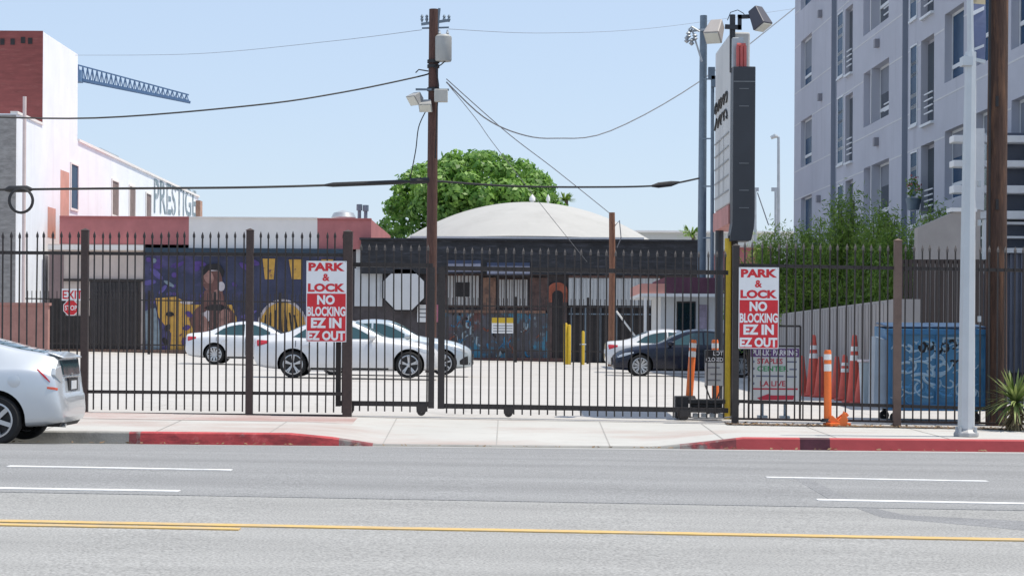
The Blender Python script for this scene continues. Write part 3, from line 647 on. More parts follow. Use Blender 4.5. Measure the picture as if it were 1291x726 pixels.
M_blind = mat('drawn_blind', (.17, .19, .23), .7, .1, 2); brnd = random.Random(8)
for (a, b, c, d, dep, k) in holes:
    if k == 'S' or c > 15.5: continue
    if k == 'R':                                              # recessed balcony with rail
        mb = MB(); abar(mb, a + .05, b - .02, c + .05, d - .1, dep - .03, dep - .003); mb.build('balcony_door', M_glass, ba)
        mb = MB()
        for i in range(4): abar(mb, a + .02, a + (b - a) * .62, c + (d - c) * (.10 + .075 * i), c + (d - c) * (.10 + .075 * i) + .035, -.05, -.015)
        abar(mb, a - .05, b - .25, c - .09, c - .02, -.10, .05); mb.build('balcony_rail', M_frame, ba); continue
    fr = MB(); t_ = .07 if k != 'G' else .05; d0, d1 = dep - .05, dep - .002
    if k == 'C':                                              # wide recess split by a fin: far cell blank, near cell glazed
        m0 = a + (b - a) * .665
        mb = MB(); abar(mb, m0, m0 + .10, c + .002, d - .002, -.002, dep - .004); mb.build('divider', M_apt, ba)
        mb = MB(); abar(mb, m0 - .003, m0 + .103, c + .002, d - .002, -.02, -.003); mb.build('divider_edge', M_aptjoint, ba)
        mb = MB()
        for i in range(2): abar(mb, a + .02, a + .9, c + .18 + .2 * i, c + .215 + .2 * i, .03, .06)
        mb.build('balcony_rail', M_frame, ba)
        a2, b2 = a + .03, m0 - .02
    elif k == 'A': a2, b2 = a + .05, b - .02
    elif k == 'F': a2, b2 = a + .25, b - .02
    else: a2, b2 = a + .02, b - .02
    for (p, q, r_, s_) in ((a2, b2, d - t_, d), (a2, b2, c, c + t_), (a2, a2 + t_, c + t_, d - t_), (b2 - t_, b2, c + t_, d - t_)): abar(fr, p, q, r_ + .001, s_ - .001, d0, d1)
    n = 4 if k == 'G' else 1
    if k == 'G':
        for i in range(1, 5): zz = c + (d - c) * (i / 5 + (.03 if i % 2 else -.03)); abar(fr, a2 + t_, b2 - t_, zz - .055, zz + .055, d0 + .02, d1 + .004)
    else:
        zz = c + (d - c) * .22; abar(fr, a2 + t_, b2 - t_, zz - .05, zz + .05, d0 - .01, d1)
    w = fr.build('window', M_frame, ba)
    mb = MB(); abar(mb, a2 + t_, b2 - t_, c + t_, d - t_, dep - .03, dep - .003); mb.build('pane', M_blueglass if k != 'C' else M_glass, w)
    if k in 'AFC' and brnd.random() < .6:
        mb = MB(); fz = brnd.uniform(.25, .7); abar(mb, a2 + t_, b2 - t_, d - t_ - (d - c) * fz, d - t_ - .002, dep - .036, dep - .031); mb.build('blind', M_blind, w)
    if k == 'G': mb = MB(); abar(mb, a - .03, b + .03, c - .07, c - .01, -.05, .02); mb.build('sill', M_frame, ba)
mb = MB()                                                    # pale joints per floor between the recess strips
segs = [(Y0, holes[-1][0]), (holes[-1][1], holes[-2][0]), (holes[-2][1], Y1)]
for base_px in ((1001, 120), (1001, 218), (1001, 63), (1001, 20), (1001, 160), (1001, 253)):
    _, z = AW(*base_px)
    for (p, q) in segs:
        cuts = [p, q]
        for h in holes:
            if h[5] != 'S' and h[2] < z < h[3] and p < h[0] < q: cuts += [h[0], h[1]]
        cuts.sort()
        for i in range(0, len(cuts) - 1, 2): abar(mb, cuts[i], cuts[i + 1], z - .022, z + .022, -.006, .004)
mb.build('wall_joint', M_aptjoint, ba)
mb = MB()
for (px, py) in ((1036, 17), (1036, 122), (1108, 54), (1107, 178), (1034, 250)):
    Y, z = AW(px, py); abar(mb, Y - .12, Y + .12, z - .15, z + .1, -.14, -.002)
mb.build('wall_lamp', mat('grey_lamp_case', (.22, .22, .25), .6, .1, 3), ba)
# white banded glazed wing in front
YB = 45.5
bw = thing('banded_wing', 'low glazed wing with white horizontal bands behind the wooden pole', 'building', P(1250, 450, YB))
x0w = 1202
mb = MB(); rect(mb, 1243, 1420, 168, 470, YB + .5, YB + 3); mb.build('glazing', mat('hazy_grey_glass', (.10, .115, .15), .18, .25, .5, spec=.6), bw)
for (t, b) in ((171, 180), (202.5, 211), (234, 244), (266, 276.5)):
    mb = MB(); rect(mb, x0w, 1425, t, b, YB, YB + .45); mb.build('band', M_white, bw, bevel=.02)
mb = MB(); rect(mb, 1229, 1241, 162, 265, YB - .06, YB + .3); rect(mb, 1240, 1245, 277, 345, YB - .06, YB + .1)
rect(mb, 1243, 1420, 280, 283, YB + .1, YB + .6); rect(mb, 1243, 1420, 298, 300.5, YB + .1, YB + .6); rect(mb, 1243, 1420, 313, 319, YB - .1, YB + .6)
for x in (1262, 1300, 1340, 1385): rect(mb, x, x + 2.2, 180, 265, YB + .3, YB + .5)
mb.build('mullion', M_white, bw)
mb = MB(); rect(mb, 1243, 1420, 319.1, 470, YB + .05, YB + .45)
x = 1245
while x < 1415: rect(mb, x, x + 3, 320, 468, YB - .02, YB + .049); x += 7
mb.build('lower_screen', mat('blue_grey_slat_metal', (.17, .18, .22), .6, .15, 2), bw)
# concrete wing wall, slatted screen, lot side wall
mb = MB(); Yw = 42.0; mb.prism([P(1157, 470, Yw), P(1157, 287, Yw), P(1203, 267, Yw), P(1236, 264, Yw), P(1236, 470, Yw)], (0, .35, 0))
tw = tag(mb.build('concrete_wing_wall', mat('pinkish_concrete', (.36, .33, .31), .9, .12, 1.5, .3, bscale=30)), 'pale concrete wall with a sloping top beside the white lamp post', 'wall')
mb = MB(); rect(mb, 1199, 1232, 262, 267, Yw - .05, Yw + .4); mb.build('coping', M_white, tw)
Yq = 38.0; ts = thing('slatted_screen', 'dark brown slatted screen rising behind the blue dumpster', 'screen', P(1185, 490, Yq))
mb = MB(); x = 1129
while x < 1244: rect(mb, x, x + 4.3, 327, 492, Yq - .05, Yq); x += 5.6
mb.build('slats', mat('dark_brown_slats', (.055, .042, .038), .8, .3, 2, stretch=(3, 3, .3)), ts)
mb = MB()
for y in (330, 470): rect(mb, 1128, 1246, y - 2.5, y + 2.5, Yq + .01, Yq + .07)
mb.build('screen_rail', M_black, ts)
XL0, XL1 = P(1127, 440, 36).x, P(972, 440, 55).x
tl = thing('boundary_wall', 'long ribbed grey boundary wall running back behind the traffic cones', 'wall', (XL0, 36, wz(XL0, 36)))
zt_a, zt_b = P(1127, 377, 36).z, P(985, 394, 51).z
mb = MB(); zt2 = zt_b + (zt_b - zt_a) * 4 / 15
def wallx(Y): return XL0 + (XL1 - XL0) * (Y - 36) / 19
mb.prism([(wallx(36), 36, -.3), (wallx(55), 55, -.3), (wallx(55), 55, zt2), (wallx(36), 36, zt_a)], (.25, 0, 0)); M_rib = mat('ribbed_grey_block', (.30, .285, .28), .9, .14, .8, .3, stretch=(1, 1, .3))
mb.build('wall', M_rib, tl)
mb = MB(); Y = 36.2
while Y < 55: mb.box(wallx(Y) - .018, wallx(Y) - .002, Y, Y + .30, -.2, zt_a + (zt_b - zt_a) * (Y - 36) / 15 - .05); Y += .42
mb.build('ribs', M_rib, tl)
mb = MB(); rect(mb, 1127.2, 1160, 377, 500, 35.9, 36.2); mb.build('end_return', M_rib, tl)

# ------------------------------------------------------------------ front fence and gates
YF = 31.0
def gzf(x): return wz(x, YF)
M_fin = mat('finial_glint', (.12, .105, .095), .6, .3, 30)  # paler tips: sun glints put into the finial colour
def picket_mesh(h):
    mb = MB(); w = .0105
    mb.box(-w, w, -w, w, 0, h - .10)
    mb.idx([(-.017, -.017, h - .10), (.017, -.017, h - .10), (.017, .017, h - .10), (-.017, .017, h - .10), (-.017, -.017, h - .06), (.017, -.017, h - .06), (.017, .017, h - .06), (-.017, .017, h - .06), (0, 0, h)],
           [(3, 2, 1, 0), (0, 1, 5, 4), (1, 2, 6, 5), (2, 3, 7, 6), (3, 0, 4, 7), (4, 5, 8), (5, 6, 8), (6, 7, 8), (7, 4, 8)], 1)
    return mb
_pk = {}; prnd = random.Random(2)
def picket(parent, x, ptop, pbot, Y, glint=False):
    a = P(x, pbot, Y); b = P(x, ptop, Y); h = round(b.z - a.z, 2); k_ = (h, glint)
    if k_ not in _pk:
        o = picket_mesh(h).build('picket', [M_black, M_fin if glint else M_black], None); _pk[k_] = o.data; bpy.data.objects.remove(o)
    o = bpy.data.objects.new('picket', _pk[k_]); C.objects.link(o); o.parent = parent; o.location = Vector((a.x + prnd.uniform(-.003, .003), Y, b.z - h + prnd.uniform(-.008, .008))) - parent_origin(parent); o.rotation_euler = (prnd.gauss(0, .003), prnd.gauss(0, .0028), prnd.uniform(-.1, .1)); return o
def rail(parent, x0, y0, x1, y1, Y, w=.04, h=.05):
    mb = MB(); mb.bar(P(x0, y0, Y), P(x1, y1, Y), w, h); return mb.build('rail', M_black, parent)
def post(parent, x, ytop, ybot, Y, w, m, cap=True, name='post'):
    a = P(x, ytop, Y); mb = MB(); b = P(x, ybot, Y)
    mb.box(a.x - w / 2, a.x + w / 2, Y - w / 2, Y + w / 2, b.z, a.z)
    if cap: mb.idx([(a.x - w / 2 - .012, Y - w / 2 - .012, a.z + .001), (a.x + w / 2 + .012, Y - w / 2 - .012, a.z + .001), (a.x + w / 2 + .012, Y + w / 2 + .012, a.z + .001), (a.x - w / 2 - .012, Y + w / 2 + .012, a.z + .001), (a.x, Y, a.z + .035)], [(3, 2, 1, 0), (0, 1, 4), (1, 2, 4), (2, 3, 4), (3, 0, 4)])
    return mb.build(name, m, parent)
fl = thing('iron_picket_fence', 'tall brown iron picket fence left of the gate, behind the silver hatchback', 'fence', (P(210, 522, YF).x, YF, gzf(-5)))
x = 107 - 10.46 * 14
k = 0
while x < 432:
    if abs(x - 107) > 4 and abs(x - 315.5) > 4: picket(fl, x, 291.5, 516 + (x - 107) * .012, YF)
    x += 10.46
for (yy, dy) in ((319, .009), (493, .010)): rail(fl, -60, yy - 1.0, 434, yy + 434 * dy - 1, YF + .032)
for (x, yb) in ((-101, 520), (107.5, 523), (315.5, 526)): post(fl, x, 290.5, yb, YF, .105, M_brownpost)
post(fl, 439, 292.5, 529, YF, .135, M_brownpost)
mb = MB(); mb.bar(P(-60, 518.5, YF + .05), P(434, 523.5, YF + .05), .1, .025); mb.build('bottom_track', M_brownpost, fl)
# sliding gate leaves
def gate(label, x0, x1, ytop, ybot, sl, pk0, pkt, rollers, Y, pend=None):
    t = thing('sliding_gate', label, 'gate', (P((x0 + x1) / 2, 526, Y).x, Y, wz(P((x0 + x1) / 2, 526, Y).x, Y)))
    xr = x0
    rail(t, x0, ytop, x1, ytop + (x1 - x0) * sl, Y, .06, .065); rail(t, x0, ybot, x1, ybot + (x1 - x0) * sl, Y, .06, .075)
    x = pk0
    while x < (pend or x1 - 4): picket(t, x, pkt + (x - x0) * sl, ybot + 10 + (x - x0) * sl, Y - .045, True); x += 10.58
    for rx in rollers:
        yb = ybot + (rx - x0) * sl; a = P(rx, yb, Y - .05); g = wz(a.x, Y); r = .05; mb = MB()
        mb.lathe([(.015, -.03), (.058, -.03), (.065, -.012), (.05, 0), (.065, .012), (.058, .03), (.015, .03)], (a.x, Y, g + .085), 'Y', 16)
        mb.prism([(a.x - .07, Y - .06, g + .075), (a.x + .07, Y - .06, g + .075), (a.x + .075, Y - .06, a.z), (a.x - .075, Y - .06, a.z)], (0, .02, 0)); mb.prism([(a.x - .07, Y + .04, g + .075), (a.x + .07, Y + .04, g + .075), (a.x + .075, Y + .04, a.z), (a.x - .075, Y + .04, a.z)], (0, .02, 0))
        mb.build('roller', M_black, t)
    return t
YG = 31.22
gl = gate('narrow left leaf of the sliding gate beside the left PARK and LOCK sign', 427, 546, 333.5, 508, .0115, 453.5, 307, (440, 531), YG, 541)
post(gl, 427, 408, 512, YG, .075, M_black, False, 'stile'); post(gl, 544.5, 337, 514.5, YG, .09, M_black, False, 'stile')
gr = gate('wide right leaf of the sliding gate across the driveway', 556, 918, 338, 511.5, .016, 563.2, 310.5, (641, 863), YG + .06, 914)
post(gr, 557, 337, 515, YG + .06, .10, M_black, False, 'stile')
mb = MB(); mb.bar(P(430, 526, YG + .03) + Vector((0, 0, -.02)), P(925, 533.0, YG + .03) + Vector((0, 0, -.02)), .06, .03); o = mb.build('gate_track', M_brownpost); tag(o, 'thin dark steel track along the ground under the sliding gate', 'track')
fr_ = thing('iron_picket_fence', 'tall black iron picket fence right of the pylon, in front of the blue dumpster', 'fence', (P(1132, 537, YF).x, YF, gzf(5.8)))
x = 938
while x < 1400:
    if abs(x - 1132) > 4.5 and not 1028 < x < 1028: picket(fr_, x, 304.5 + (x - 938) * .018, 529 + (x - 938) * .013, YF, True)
    x += 10.62
rail(fr_, 926, 334.2, 1400, 343, YF + .032); rail(fr_, 926, 505.5, 1400, 519.5, YF + .032)
post(fr_, 928, 310, 533, YF, .10, M_black); post(fr_, 1132, 303.5, 540, YF, .11, mat('weathered_post', (.16, .11, .09), .8, .25, 4)); post(fr_, 1395, 308, 545, YF, .11, M_brownpost)
mb = MB(); mb.bar(P(926, 527.5, YF + .05), P(1400, 536, YF + .05), .1, .03); mb.build('bottom_track', M_brownpost, fr_)

# PARK & LOCK signs
def park_sign(label, x0, x1, y0, y1, Y):
    c = P((x0 + x1) / 2, y1, Y); t = thing('parking_sign', label, 'sign', c, 'PARK and LOCK signs on the fence')
    top = P((x0 + x1) / 2, y0, Y).z; w = (P(x1, y1, Y).x - P(x0, y1, Y).x); a = c.x - w / 2; H = top - c.z
    mb = MB(); mb.box(a, a + w, Y, Y + .012, c.z, top); mb.build('board', M_signwhite, t)
    mb = MB(); z = lambda v: c.z + H * v
    mb.box(a + .012, a + w - .012, Y - .0025, Y - .0005, c.z + .012, z(.597)); mb.build('red_field', M_redsign, t)
    p = lambda u: a + w * u
    for st, u0, u1, v0, v1, bo in (('PARK', .05, .95, .875, .978, .05), ('&', .40, .58, .752, .842, .03), ('LOCK', .04, .96, .618, .722, .05)):
        mb = MB(); front_text(mb, st, p(u0), p(u1), z(v0), z(v1), Y - .003, 0, bo); mb.build('red_lettering', M_redsign, t)
    for st, u0, u1, v0, v1, bo in (('NO', .27, .71, .46, .58, .045), ('BLOCKING', .025, .975, .318, .437, .035), ('EZ IN', .12, .88, .172, .298, .045), ('EZ OUT', .03, .97, .02, .138, .045)):
        mb = MB(); front_text(mb, st, p(u0), p(u1), z(v0), z(v1), Y - .005, 0, bo); mb.build('white_lettering', M_signwhite, t)
    mb = MB()
    for u in (.03, .97):
        for v in (.012, .988): mb = MB(); q = (p(u), Y - .003, z(v)); mb.lathe([(.001, -.004), (.008, -.003), (.008, 0)], q, 'Y', 10); mb.build('bolt', M_galv, t)
park_sign('left red and white PARK & LOCK sign hung beside the gate post', 385.8, 436.5, 329, 431, YF - .08)
park_sign('right red and white PARK & LOCK sign above the public parking board', 931, 981.5, 337, 439.5, YF - .08)

# ------------------------------------------------------------------ cars
def pch(tab):
    xs = [t[0] for t in tab]; ys = [t[1] for t in tab]; n = len(xs)
    h = [xs[i + 1] - xs[i] for i in range(n - 1)]; d = [(ys[i + 1] - ys[i]) / h[i] for i in range(n - 1)]
    m = [d[0]] + [0 if d[i - 1] * d[i] <= 0 else 2 * d[i - 1] * d[i] / (d[i - 1] + d[i]) for i in range(1, n - 1)] + [d[-1]]
    def f(x):
        x = max(xs[0], min(xs[-1], x)); i = 0
        while i < n - 2 and x > xs[i + 1]: i += 1
        t = (x - xs[i]) / h[i]; t2, t3 = t * t, t * t * t
        return (2 * t3 - 3 * t2 + 1) * ys[i] + (t3 - 2 * t2 + t) * h[i] * m[i] + (-2 * t3 + 3 * t2) * ys[i + 1] + (t3 - t2) * h[i] * m[i + 1]
    return f
def chaikin(p, n=2):
    for _ in range(n):
        q = [p[0]]
        for a, b in zip(p, p[1:]):
            q += [(a[0] * .75 + b[0] * .25, a[1] * .75 + b[1] * .25), (a[0] * .25 + b[0] * .75, a[1] * .25 + b[1] * .75)]
        p = q + [p[-1]]
    return p
class Body:
    def __init__(s, sp):
        s.sp = sp; s.top = pch(sp['top']); s.belt = pch(sp['belt']); s.bot = pch(sp['bot']); s.w = pch(sp['w']); s.wr = pch(sp['wr']); s.cache = {}
    def ring(s, x):
        k = round(x, 4)
        if k in s.cache: return s.cache[k]
        zb, zt, w = s.bot(x), s.top(x), s.w(x); zs = min(s.belt(x), zt - .035); wr = min(s.wr(x), w * .93)
        gh = zt - zs; zm = (zb + zs) / 2; hh = zs - zb
        p = [(0, zb), (w * .80, zb), (w * .955, zb + min(.05, .1 * hh)), (w * .985, zb + min(.16, .3 * hh)), (w, zm), (w * .99, zs - min(.13, .28 * hh)), (w * .965, zs - min(.03, .08 * hh)), (w * .915, zs + .01), (wr + .03 * min(1, gh / .3), zs + gh * .72), (wr - .03, zs + gh * .9), (wr * .5, zt - gh * .02), (0, zt)]
        s.cache[k] = chaikin(p, 2); return s.cache[k]
    def side(s, x, z):
        r = s.ring(x)
        for (y0, z0), (y1, z1) in zip(r[3:], r[4:]):
            if z0 <= z <= z1 and z1 > z0: return y0 + (y1 - y0) * (z - z0) / (z1 - z0)
        return 0 if z > r[-1][1] else r[3][0]
    def topz(s, x, y):
        r = s.ring(x)[::-1]; y = abs(y)
        for (y0, z0), (y1, z1) in zip(r, r[1:]):
            if y0 <= y <= y1 and y1 > y0: return z0 + (z1 - z0) * (y - y0) / (y1 - y0)
        return r[-1][1]
    def mesh(s, xs):
        mb = MB(); rings = []
        for x in xs:
            r = s.ring(x); rings.append([(x, y, z) for y, z in r] + [(x, -y, z) for y, z in r[-2:0:-1]])
        n = len(rings[0]); vs = [v for r in rings for v in r]; fs = []
        for i in range(len(xs) - 1):
            for j in range(n): fs.append((i * n + j, i * n + (j + 1) % n, (i + 1) * n + (j + 1) % n, (i + 1) * n + j))
        fs.append(tuple(range(n))); fs.append(tuple((len(xs) - 1) * n + j for j in range(n))[::-1])
        mb.idx(vs, fs); return mb
    def side_patch(s, cols, sgn, off=.006, nz=6, dx=.06):
        """cols: [(x, zlo, zhi)...]; a skin following the body side, with a rim turned inwards"""
        lo = lambda x: lerp_tab([(c[0], c[1]) for c in cols], x); hi = lambda x: lerp_tab([(c[0], c[2]) for c in cols], x)
        x0, x1 = cols[0][0], cols[-1][0]; xs = sorted(set([round(x0 + (x1 - x0) * i / max(2, int((x1 - x0) / dx)), 4) for i in range(max(2, int((x1 - x0) / dx)) + 1)] + [c[0] for c in cols]))
        mb = MB(); g = []
        for x in xs:
            a, b = lo(x), hi(x); g.append([(x, sgn * (s.side(x, a + (b - a) * j / nz) + off), a + (b - a) * j / nz) for j in range(nz + 1)])
        nn = nz + 1; fs = [(i * nn + j, (i + 1) * nn + j, (i + 1) * nn + j + 1, i * nn + j + 1) for i in range(len(xs) - 1) for j in range(nz)]
        mb.idx([p for c in g for p in c], fs)
        loop = [g[i][0] for i in range(len(g))] + g[-1][1:] + [g[i][-1] for i in range(len(g) - 2, -1, -1)] + g[0][-2:0:-1]
        for p, q in zip(loop, loop[1:] + loop[:1]): mb.face([p, q, (q[0], q[1] - sgn * (off + .012), q[2]), (p[0], p[1] - sgn * (off + .012), p[2])])
        return mb
    def top_patch(s, x0, x1, f0, f1, off=.006, nx=14, ny=12):
        mb = MB(); g = []
        for i in range(nx + 1):
            u = i / nx; x = x0 + (x1 - x0) * u; hw = f0 + (f1 - f0) * u
            g.append([(x, hw * (2 * j / ny - 1), s.topz(x, hw * (2 * j / ny - 1)) + off) for j in range(ny + 1)])
        nn = ny + 1; mb.idx([p for c in g for p in c], [(i * nn + j, (i + 1) * nn + j, (i + 1) * nn + j + 1, i * nn + j + 1) for i in range(nx) for j in range(ny)])
        loop = g[0] + [g[i][-1] for i in range(1, nx + 1)] + g[-1][-2::-1] + [g[i][0] for i in range(nx - 1, 0, -1)]
        for p, q in zip(loop, loop[1:] + loop[:1]): mb.face([p, q, (q[0], q[1], q[2] - off - .012), (p[0], p[1], p[2] - off - .012)])
        return mb
def paint(name, col, metal=.35, rough=.25): return mat(name, col, rough, .03, 3, metal=metal, coat=.8)
def wheel(root, x, y, r, sgn, spokes, rimr, mrim, spw=.05):
    mb = MB(); wd = .21; yo = y; c = (x, yo, r)
    prof = [(rimr, -wd / 2 + .01), (rimr + .02, -wd / 2), (r - .03, -wd / 2), (r - .006, -wd / 2 + .025), (r, -wd / 4), (r, wd / 4), (r - .006, wd / 2 - .025), (r - .03, wd / 2), (rimr + .02, wd / 2), (rimr, wd / 2 - .01)]
    mb.lathe(prof, c, 'Y', 36); w = mb.build('wheel', M_rubber, root, True)
    fy = yo + sgn * (wd / 2 - .012); mb = MB()
    mb.lathe([(rimr - .004, -sgn * .02), (rimr + .008, sgn * .006), (rimr - .012, sgn * .008), (rimr - .03, -sgn * .02), (rimr - .035, -sgn * .09)], (x, fy, r), 'Y', 36)
    for k in range(spokes):
        for da in ((-.12, .12) if spw < .04 else (0,)):
            t = 2 * math.pi * k / spokes + .3; t2 = t + da
            a = Vector((x + .045 * math.cos(t), fy - sgn * .02, r + .045 * math.sin(t))); b = Vector((x + (rimr - .015) * math.cos(t2), fy - sgn * .012, r + (rimr - .015) * math.sin(t2)))
            mb.bar(a, b, spw, .03, 0, (0, 1, 0))
    mb.lathe([(.001, sgn * .002), (.05, sgn * .0), (.062, -sgn * .03)], (x, fy, r), 'Y', 16)
    mb.build('rim', mrim, w, True)
    mb = MB(); mb.lathe([(.001, -sgn * .06), (rimr - .012, -sgn * .06)], (x, fy, r), 'Y', 24); mb.build('brake_disc', M_rimdark, w)
def car(name, label, group, sp, mpaint, spokes=5, spw=.05, mrim=None, detail=None):
    t = thing(name, label, 'car', (0, 0, 0), group); B = Body(sp); L = sp['L']
    xs = [0, .008, .02, .04, .07, .11, .16, .22] + [.3 + (L - .6) * i / 52 for i in range(53)] + [L - .22, L - .16, L - .11, L - .07, L - .04, L - .02, L - .008, L]
    body = B.mesh(xs).build('body', [mpaint, M_rimdark], t, True)
    ra, fa, r, tr = sp['ra'], sp['fa'], sp['r'], sp['track']
    cut = MB()
    for ax in (ra, fa):
        for s in (-1, 1): cut.lathe([(.0001, s * .42), (r + .055, s * .42), (r + .055, s * 1.2), (.0001, s * 1.2)], (ax, 0, r + .01), 'Y', 40, 0)
    co = cut.build('cutter', M_rimdark, None)
    bm2 = bmesh.new(); bm2.from_mesh(co.data); bmesh.ops.remove_doubles(bm2, verts=bm2.verts, dist=.001); bmesh.ops.recalc_face_normals(bm2, faces=bm2.faces); bm2.to_mesh(co.data); bm2.free()
    md = body.modifiers.new('arches', 'BOOLEAN'); md.object = co; md.operation = 'DIFFERENCE'; md.solver = 'EXACT'; md.material_mode = 'TRANSFER'
    bpy.context.view_layer.update(); dg = bpy.context.evaluated_depsgraph_get(); me = bpy.data.meshes.new_from_object(body.evaluated_get(dg)); body.modifiers.clear()
    old = body.data; body.data = me; me.name = 'body'; bpy.data.meshes.remove(old); bpy.data.objects.remove(co)
    for p in me.polygons: p.use_smooth = True
    me.set_sharp_from_angle(angle=R(35))
    mr = mrim or M_rim
    for ax in (ra, fa):
        for s in (-1, 1): wheel(t, ax, s * tr, r, s, spokes, sp['rim'], mr, spw)
    for s in (-1, 1):
        for i, cols in enumerate(sp['doors']):
            lowcols = [(c[0], c[1], min(c[2], B.belt(c[0]) - .02)) for c in cols]
            gap = MB(); d = B.side_patch([(c[0], c[1], c[2]) for c in lowcols], s, .0035, 8).build('door', mpaint, t, True)
            hx = lowcols[0][0] + .16; hz = lowcols[0][2] - .12
            h = MB(); h.bar((hx, s * (B.side(hx, hz) + .03), hz), (hx + .2, s * (B.side(hx + .2, hz) + .03), hz - .004), .022, .03); h.box(hx, hx + .03, min(s * (B.side(hx, hz)), s * (B.side(hx, hz) + .03)), max(s * B.side(hx, hz), s * (B.side(hx, hz) + .03)), hz - .012, hz + .012); h.build('handle', sp.get('hmat', mpaint), d)
        for (nm, cols, mm) in sp['skins']: B.side_patch(cols, s, .005 if nm != 'side_window' else .004, 6).build(nm, mm, t, True)
        # thin dark lines: door gaps
        for x_, z0, z1 in sp.get('gaps', []):
            B.side_patch([(x_ - .007, z0, z1), (x_ + .007, z0, z1)], s, .0055, 8).build('panel_gap', M_rimdark, t)
        mx, mz = sp['mirror']; yb = B.side(mx, mz)
        m_ = MB(); m_.lathe([(.005, -.10), (.06, -.085), (.075, 0), (.06, .085), (.005, .10)], (mx, s * (yb + .13), mz + .06), 'X', 12); m_.bar((mx, s * yb, mz + .01), (mx, s * (yb + .1), mz + .05), .07, .03); m_.build('mirror', mpaint, t, True)
    for (nm, a0, a1, b0, b1, mm) in sp['glass']: B.top_patch(a0, a1, b0, b1).build(nm, mm, t, True)
    for (nm, bx, mm) in sp.get('boxes', []):
        m_ = MB(); m_.box(*bx); m_.build(nm, mm, t, bevel=.008)
    if detail: detail(t, B)
    return t
M_cglass = mat('tinted_car_glass', (.022, .065, .075), .06, .2, .8, spec=.8, coat=.2)
M_chrome = mat('bright_trim', (.6, .62, .64), .2, .05, 3, metal=.9)
M_lens = mat('red_tail_lens', (.42, .012, .02), .15, .1, 6, coat=.6)
M_clear = mat('clear_lamp_lens', (.55, .58, .60), .15, .1, 6, metal=.3, coat=.8)
M_blkpl = mat('black_plastic', (.018, .018, .02), .6, .15, 6)
M_plate = mat('licence_plate', (.62, .64, .66), .5, .1, 8)
def sedan(dz=1.0, L=4.55, peak=0, cab=0, slope=0):
    z = lambda v: v * dz
    top = [(0, .70), (.012, .92), (.05, 1.0), (.2, 1.03), (.55, 1.06), (.78 + cab, 1.11), (1.15 + cab, 1.275), (1.5 + cab, 1.385), (1.95 + cab, 1.43), (2.35 + cab, 1.405), (2.7 + cab, 1.28), (3.22 + cab, 1.0), (3.55, .955), (4.0, .88), (4.3, .78), (4.45, .69), (4.53, .58), (4.55, .48)]
    belt = [(0, .62), (.05, .80), (.3, .88), (1, .93), (2, .92), (3, .90), (3.6, .84), (4.1, .76), (4.4, .62), (4.55, .40)]
    bot = [(0, .42), (.1, .28), (.4, .22), (1, .18), (3.8, .17), (4.25, .19), (4.5, .22), (4.55, .28)]
    w = [(0, .62), (.012, .70), (.05, .76), (.2, .83), (.7, .89), (1.5, .905), (3.3, .905), (3.9, .88), (4.25, .82), (4.45, .72), (4.53, .60), (4.55, .52)]
    wr = [(0, .6), (.6, .64), (1.1, .62), (1.9, .60), (2.6, .62), (3.2, .70), (4, .66), (4.55, .45)]
    k = L / 4.55
    sc = lambda tb: [(a * k, b * dz) for a, b in tb]
    c = cab
    return dict(L=L, top=sc(top), belt=sc(belt), bot=[(a * k, b) for a, b in bot], w=[(a * k, b) for a, b in w], wr=[(a * k, b) for a, b in wr], ra=.98 * k, fa=.98 * k + 2.81 * k, r=.325, rim=.235, track=.79,
        doors=[[(1.06 * k + c, .73, z(.90)), (1.22 * k + c, .68, z(.90)), (1.34 * k + c, .52, z(.90)), (1.40 * k + c, .24, z(.90)), (1.98 * k + c, .22, z(.90))], [(2.0 * k + c, .22, z(.90)), (2.85 * k + c, .22, z(.88)), (3.05 * k + c, .30, z(.87))]],
        skins=[('side_window', [(.98 * k + c, z(.985), z(.995)), (1.25 * k + c, z(.965), z(1.175)), (1.5 * k + c, z(.96), z(1.26)), (1.75 * k + c, z(.955), z(1.305)), (1.95 * k + c, z(.955), z(1.32))], M_cglass),
               ('side_window', [(2.0 * k + c, z(.955), z(1.32)), (2.25 * k + c, z(.95), z(1.30)), (2.5 * k + c, z(.95), z(1.215)), (2.97 * k + c, z(.945), z(.965))], M_cglass),
               ('taillight', [(.03, z(.78), z(.90)), (.12, z(.76), z(.915)), (.38, z(.84), z(.90))], M_lens),
               ('headlight', [(3.98 * k, z(.70), z(.735)), (4.2 * k, z(.62), z(.71)), (4.42 * k, z(.56), z(.62))], M_clear),
               ('side_skirt', [(1.4 * k, .205, .245), (3.3 * k, .205, .245)], M_blkpl)],
        glass=[('windshield', 2.47 * k + c, 3.15 * k + c, .54, .66, M_cglass), ('rear_window', .83 * k + c, 1.38 * k + c, .60, .53, M_cglass)],
        mirror=(2.9 * k + c, z(.93)), gaps=[(1.99 * k + c, .23, z(.90)), (3.0 * k + c, .30, z(.87)), (1.045 * k + c, .74, z(.90))], boxes=[('licence_plate', (-.012, .01, -.26, .26, z(.62), z(.76)), M_plate), ('grille', (L - .05, L + .012, -.36, .36, .42, .56), M_blkpl), ('lower_intake', (L - .06, L + .006, -.42, .42, .29, .38), M_blkpl)])
CARG = 'cars parked in the fenced lot'
def front_dark(sp):
    L = sp['L']; sp['skins'].append(('grille_and_shade', [(L - .34, .30, .40), (L - .2, .28, .50), (L - .06, .30, .54)], M_blkpl)); return sp  # black skin stands for the grille and the shade on the bumper
P_white = paint('white_car_paint', (.66, .665, .68), .1, .35); P_white2 = paint('pearl_white_paint', (.72, .73, .75), .1, .35)
P_silverblue = paint('silver_blue_paint', (.50, .56, .60), .4, .33); P_black = mat('midnight_blue_paint', (.006, .009, .024), .22, .05, 3, coat=.25, spec=.35)
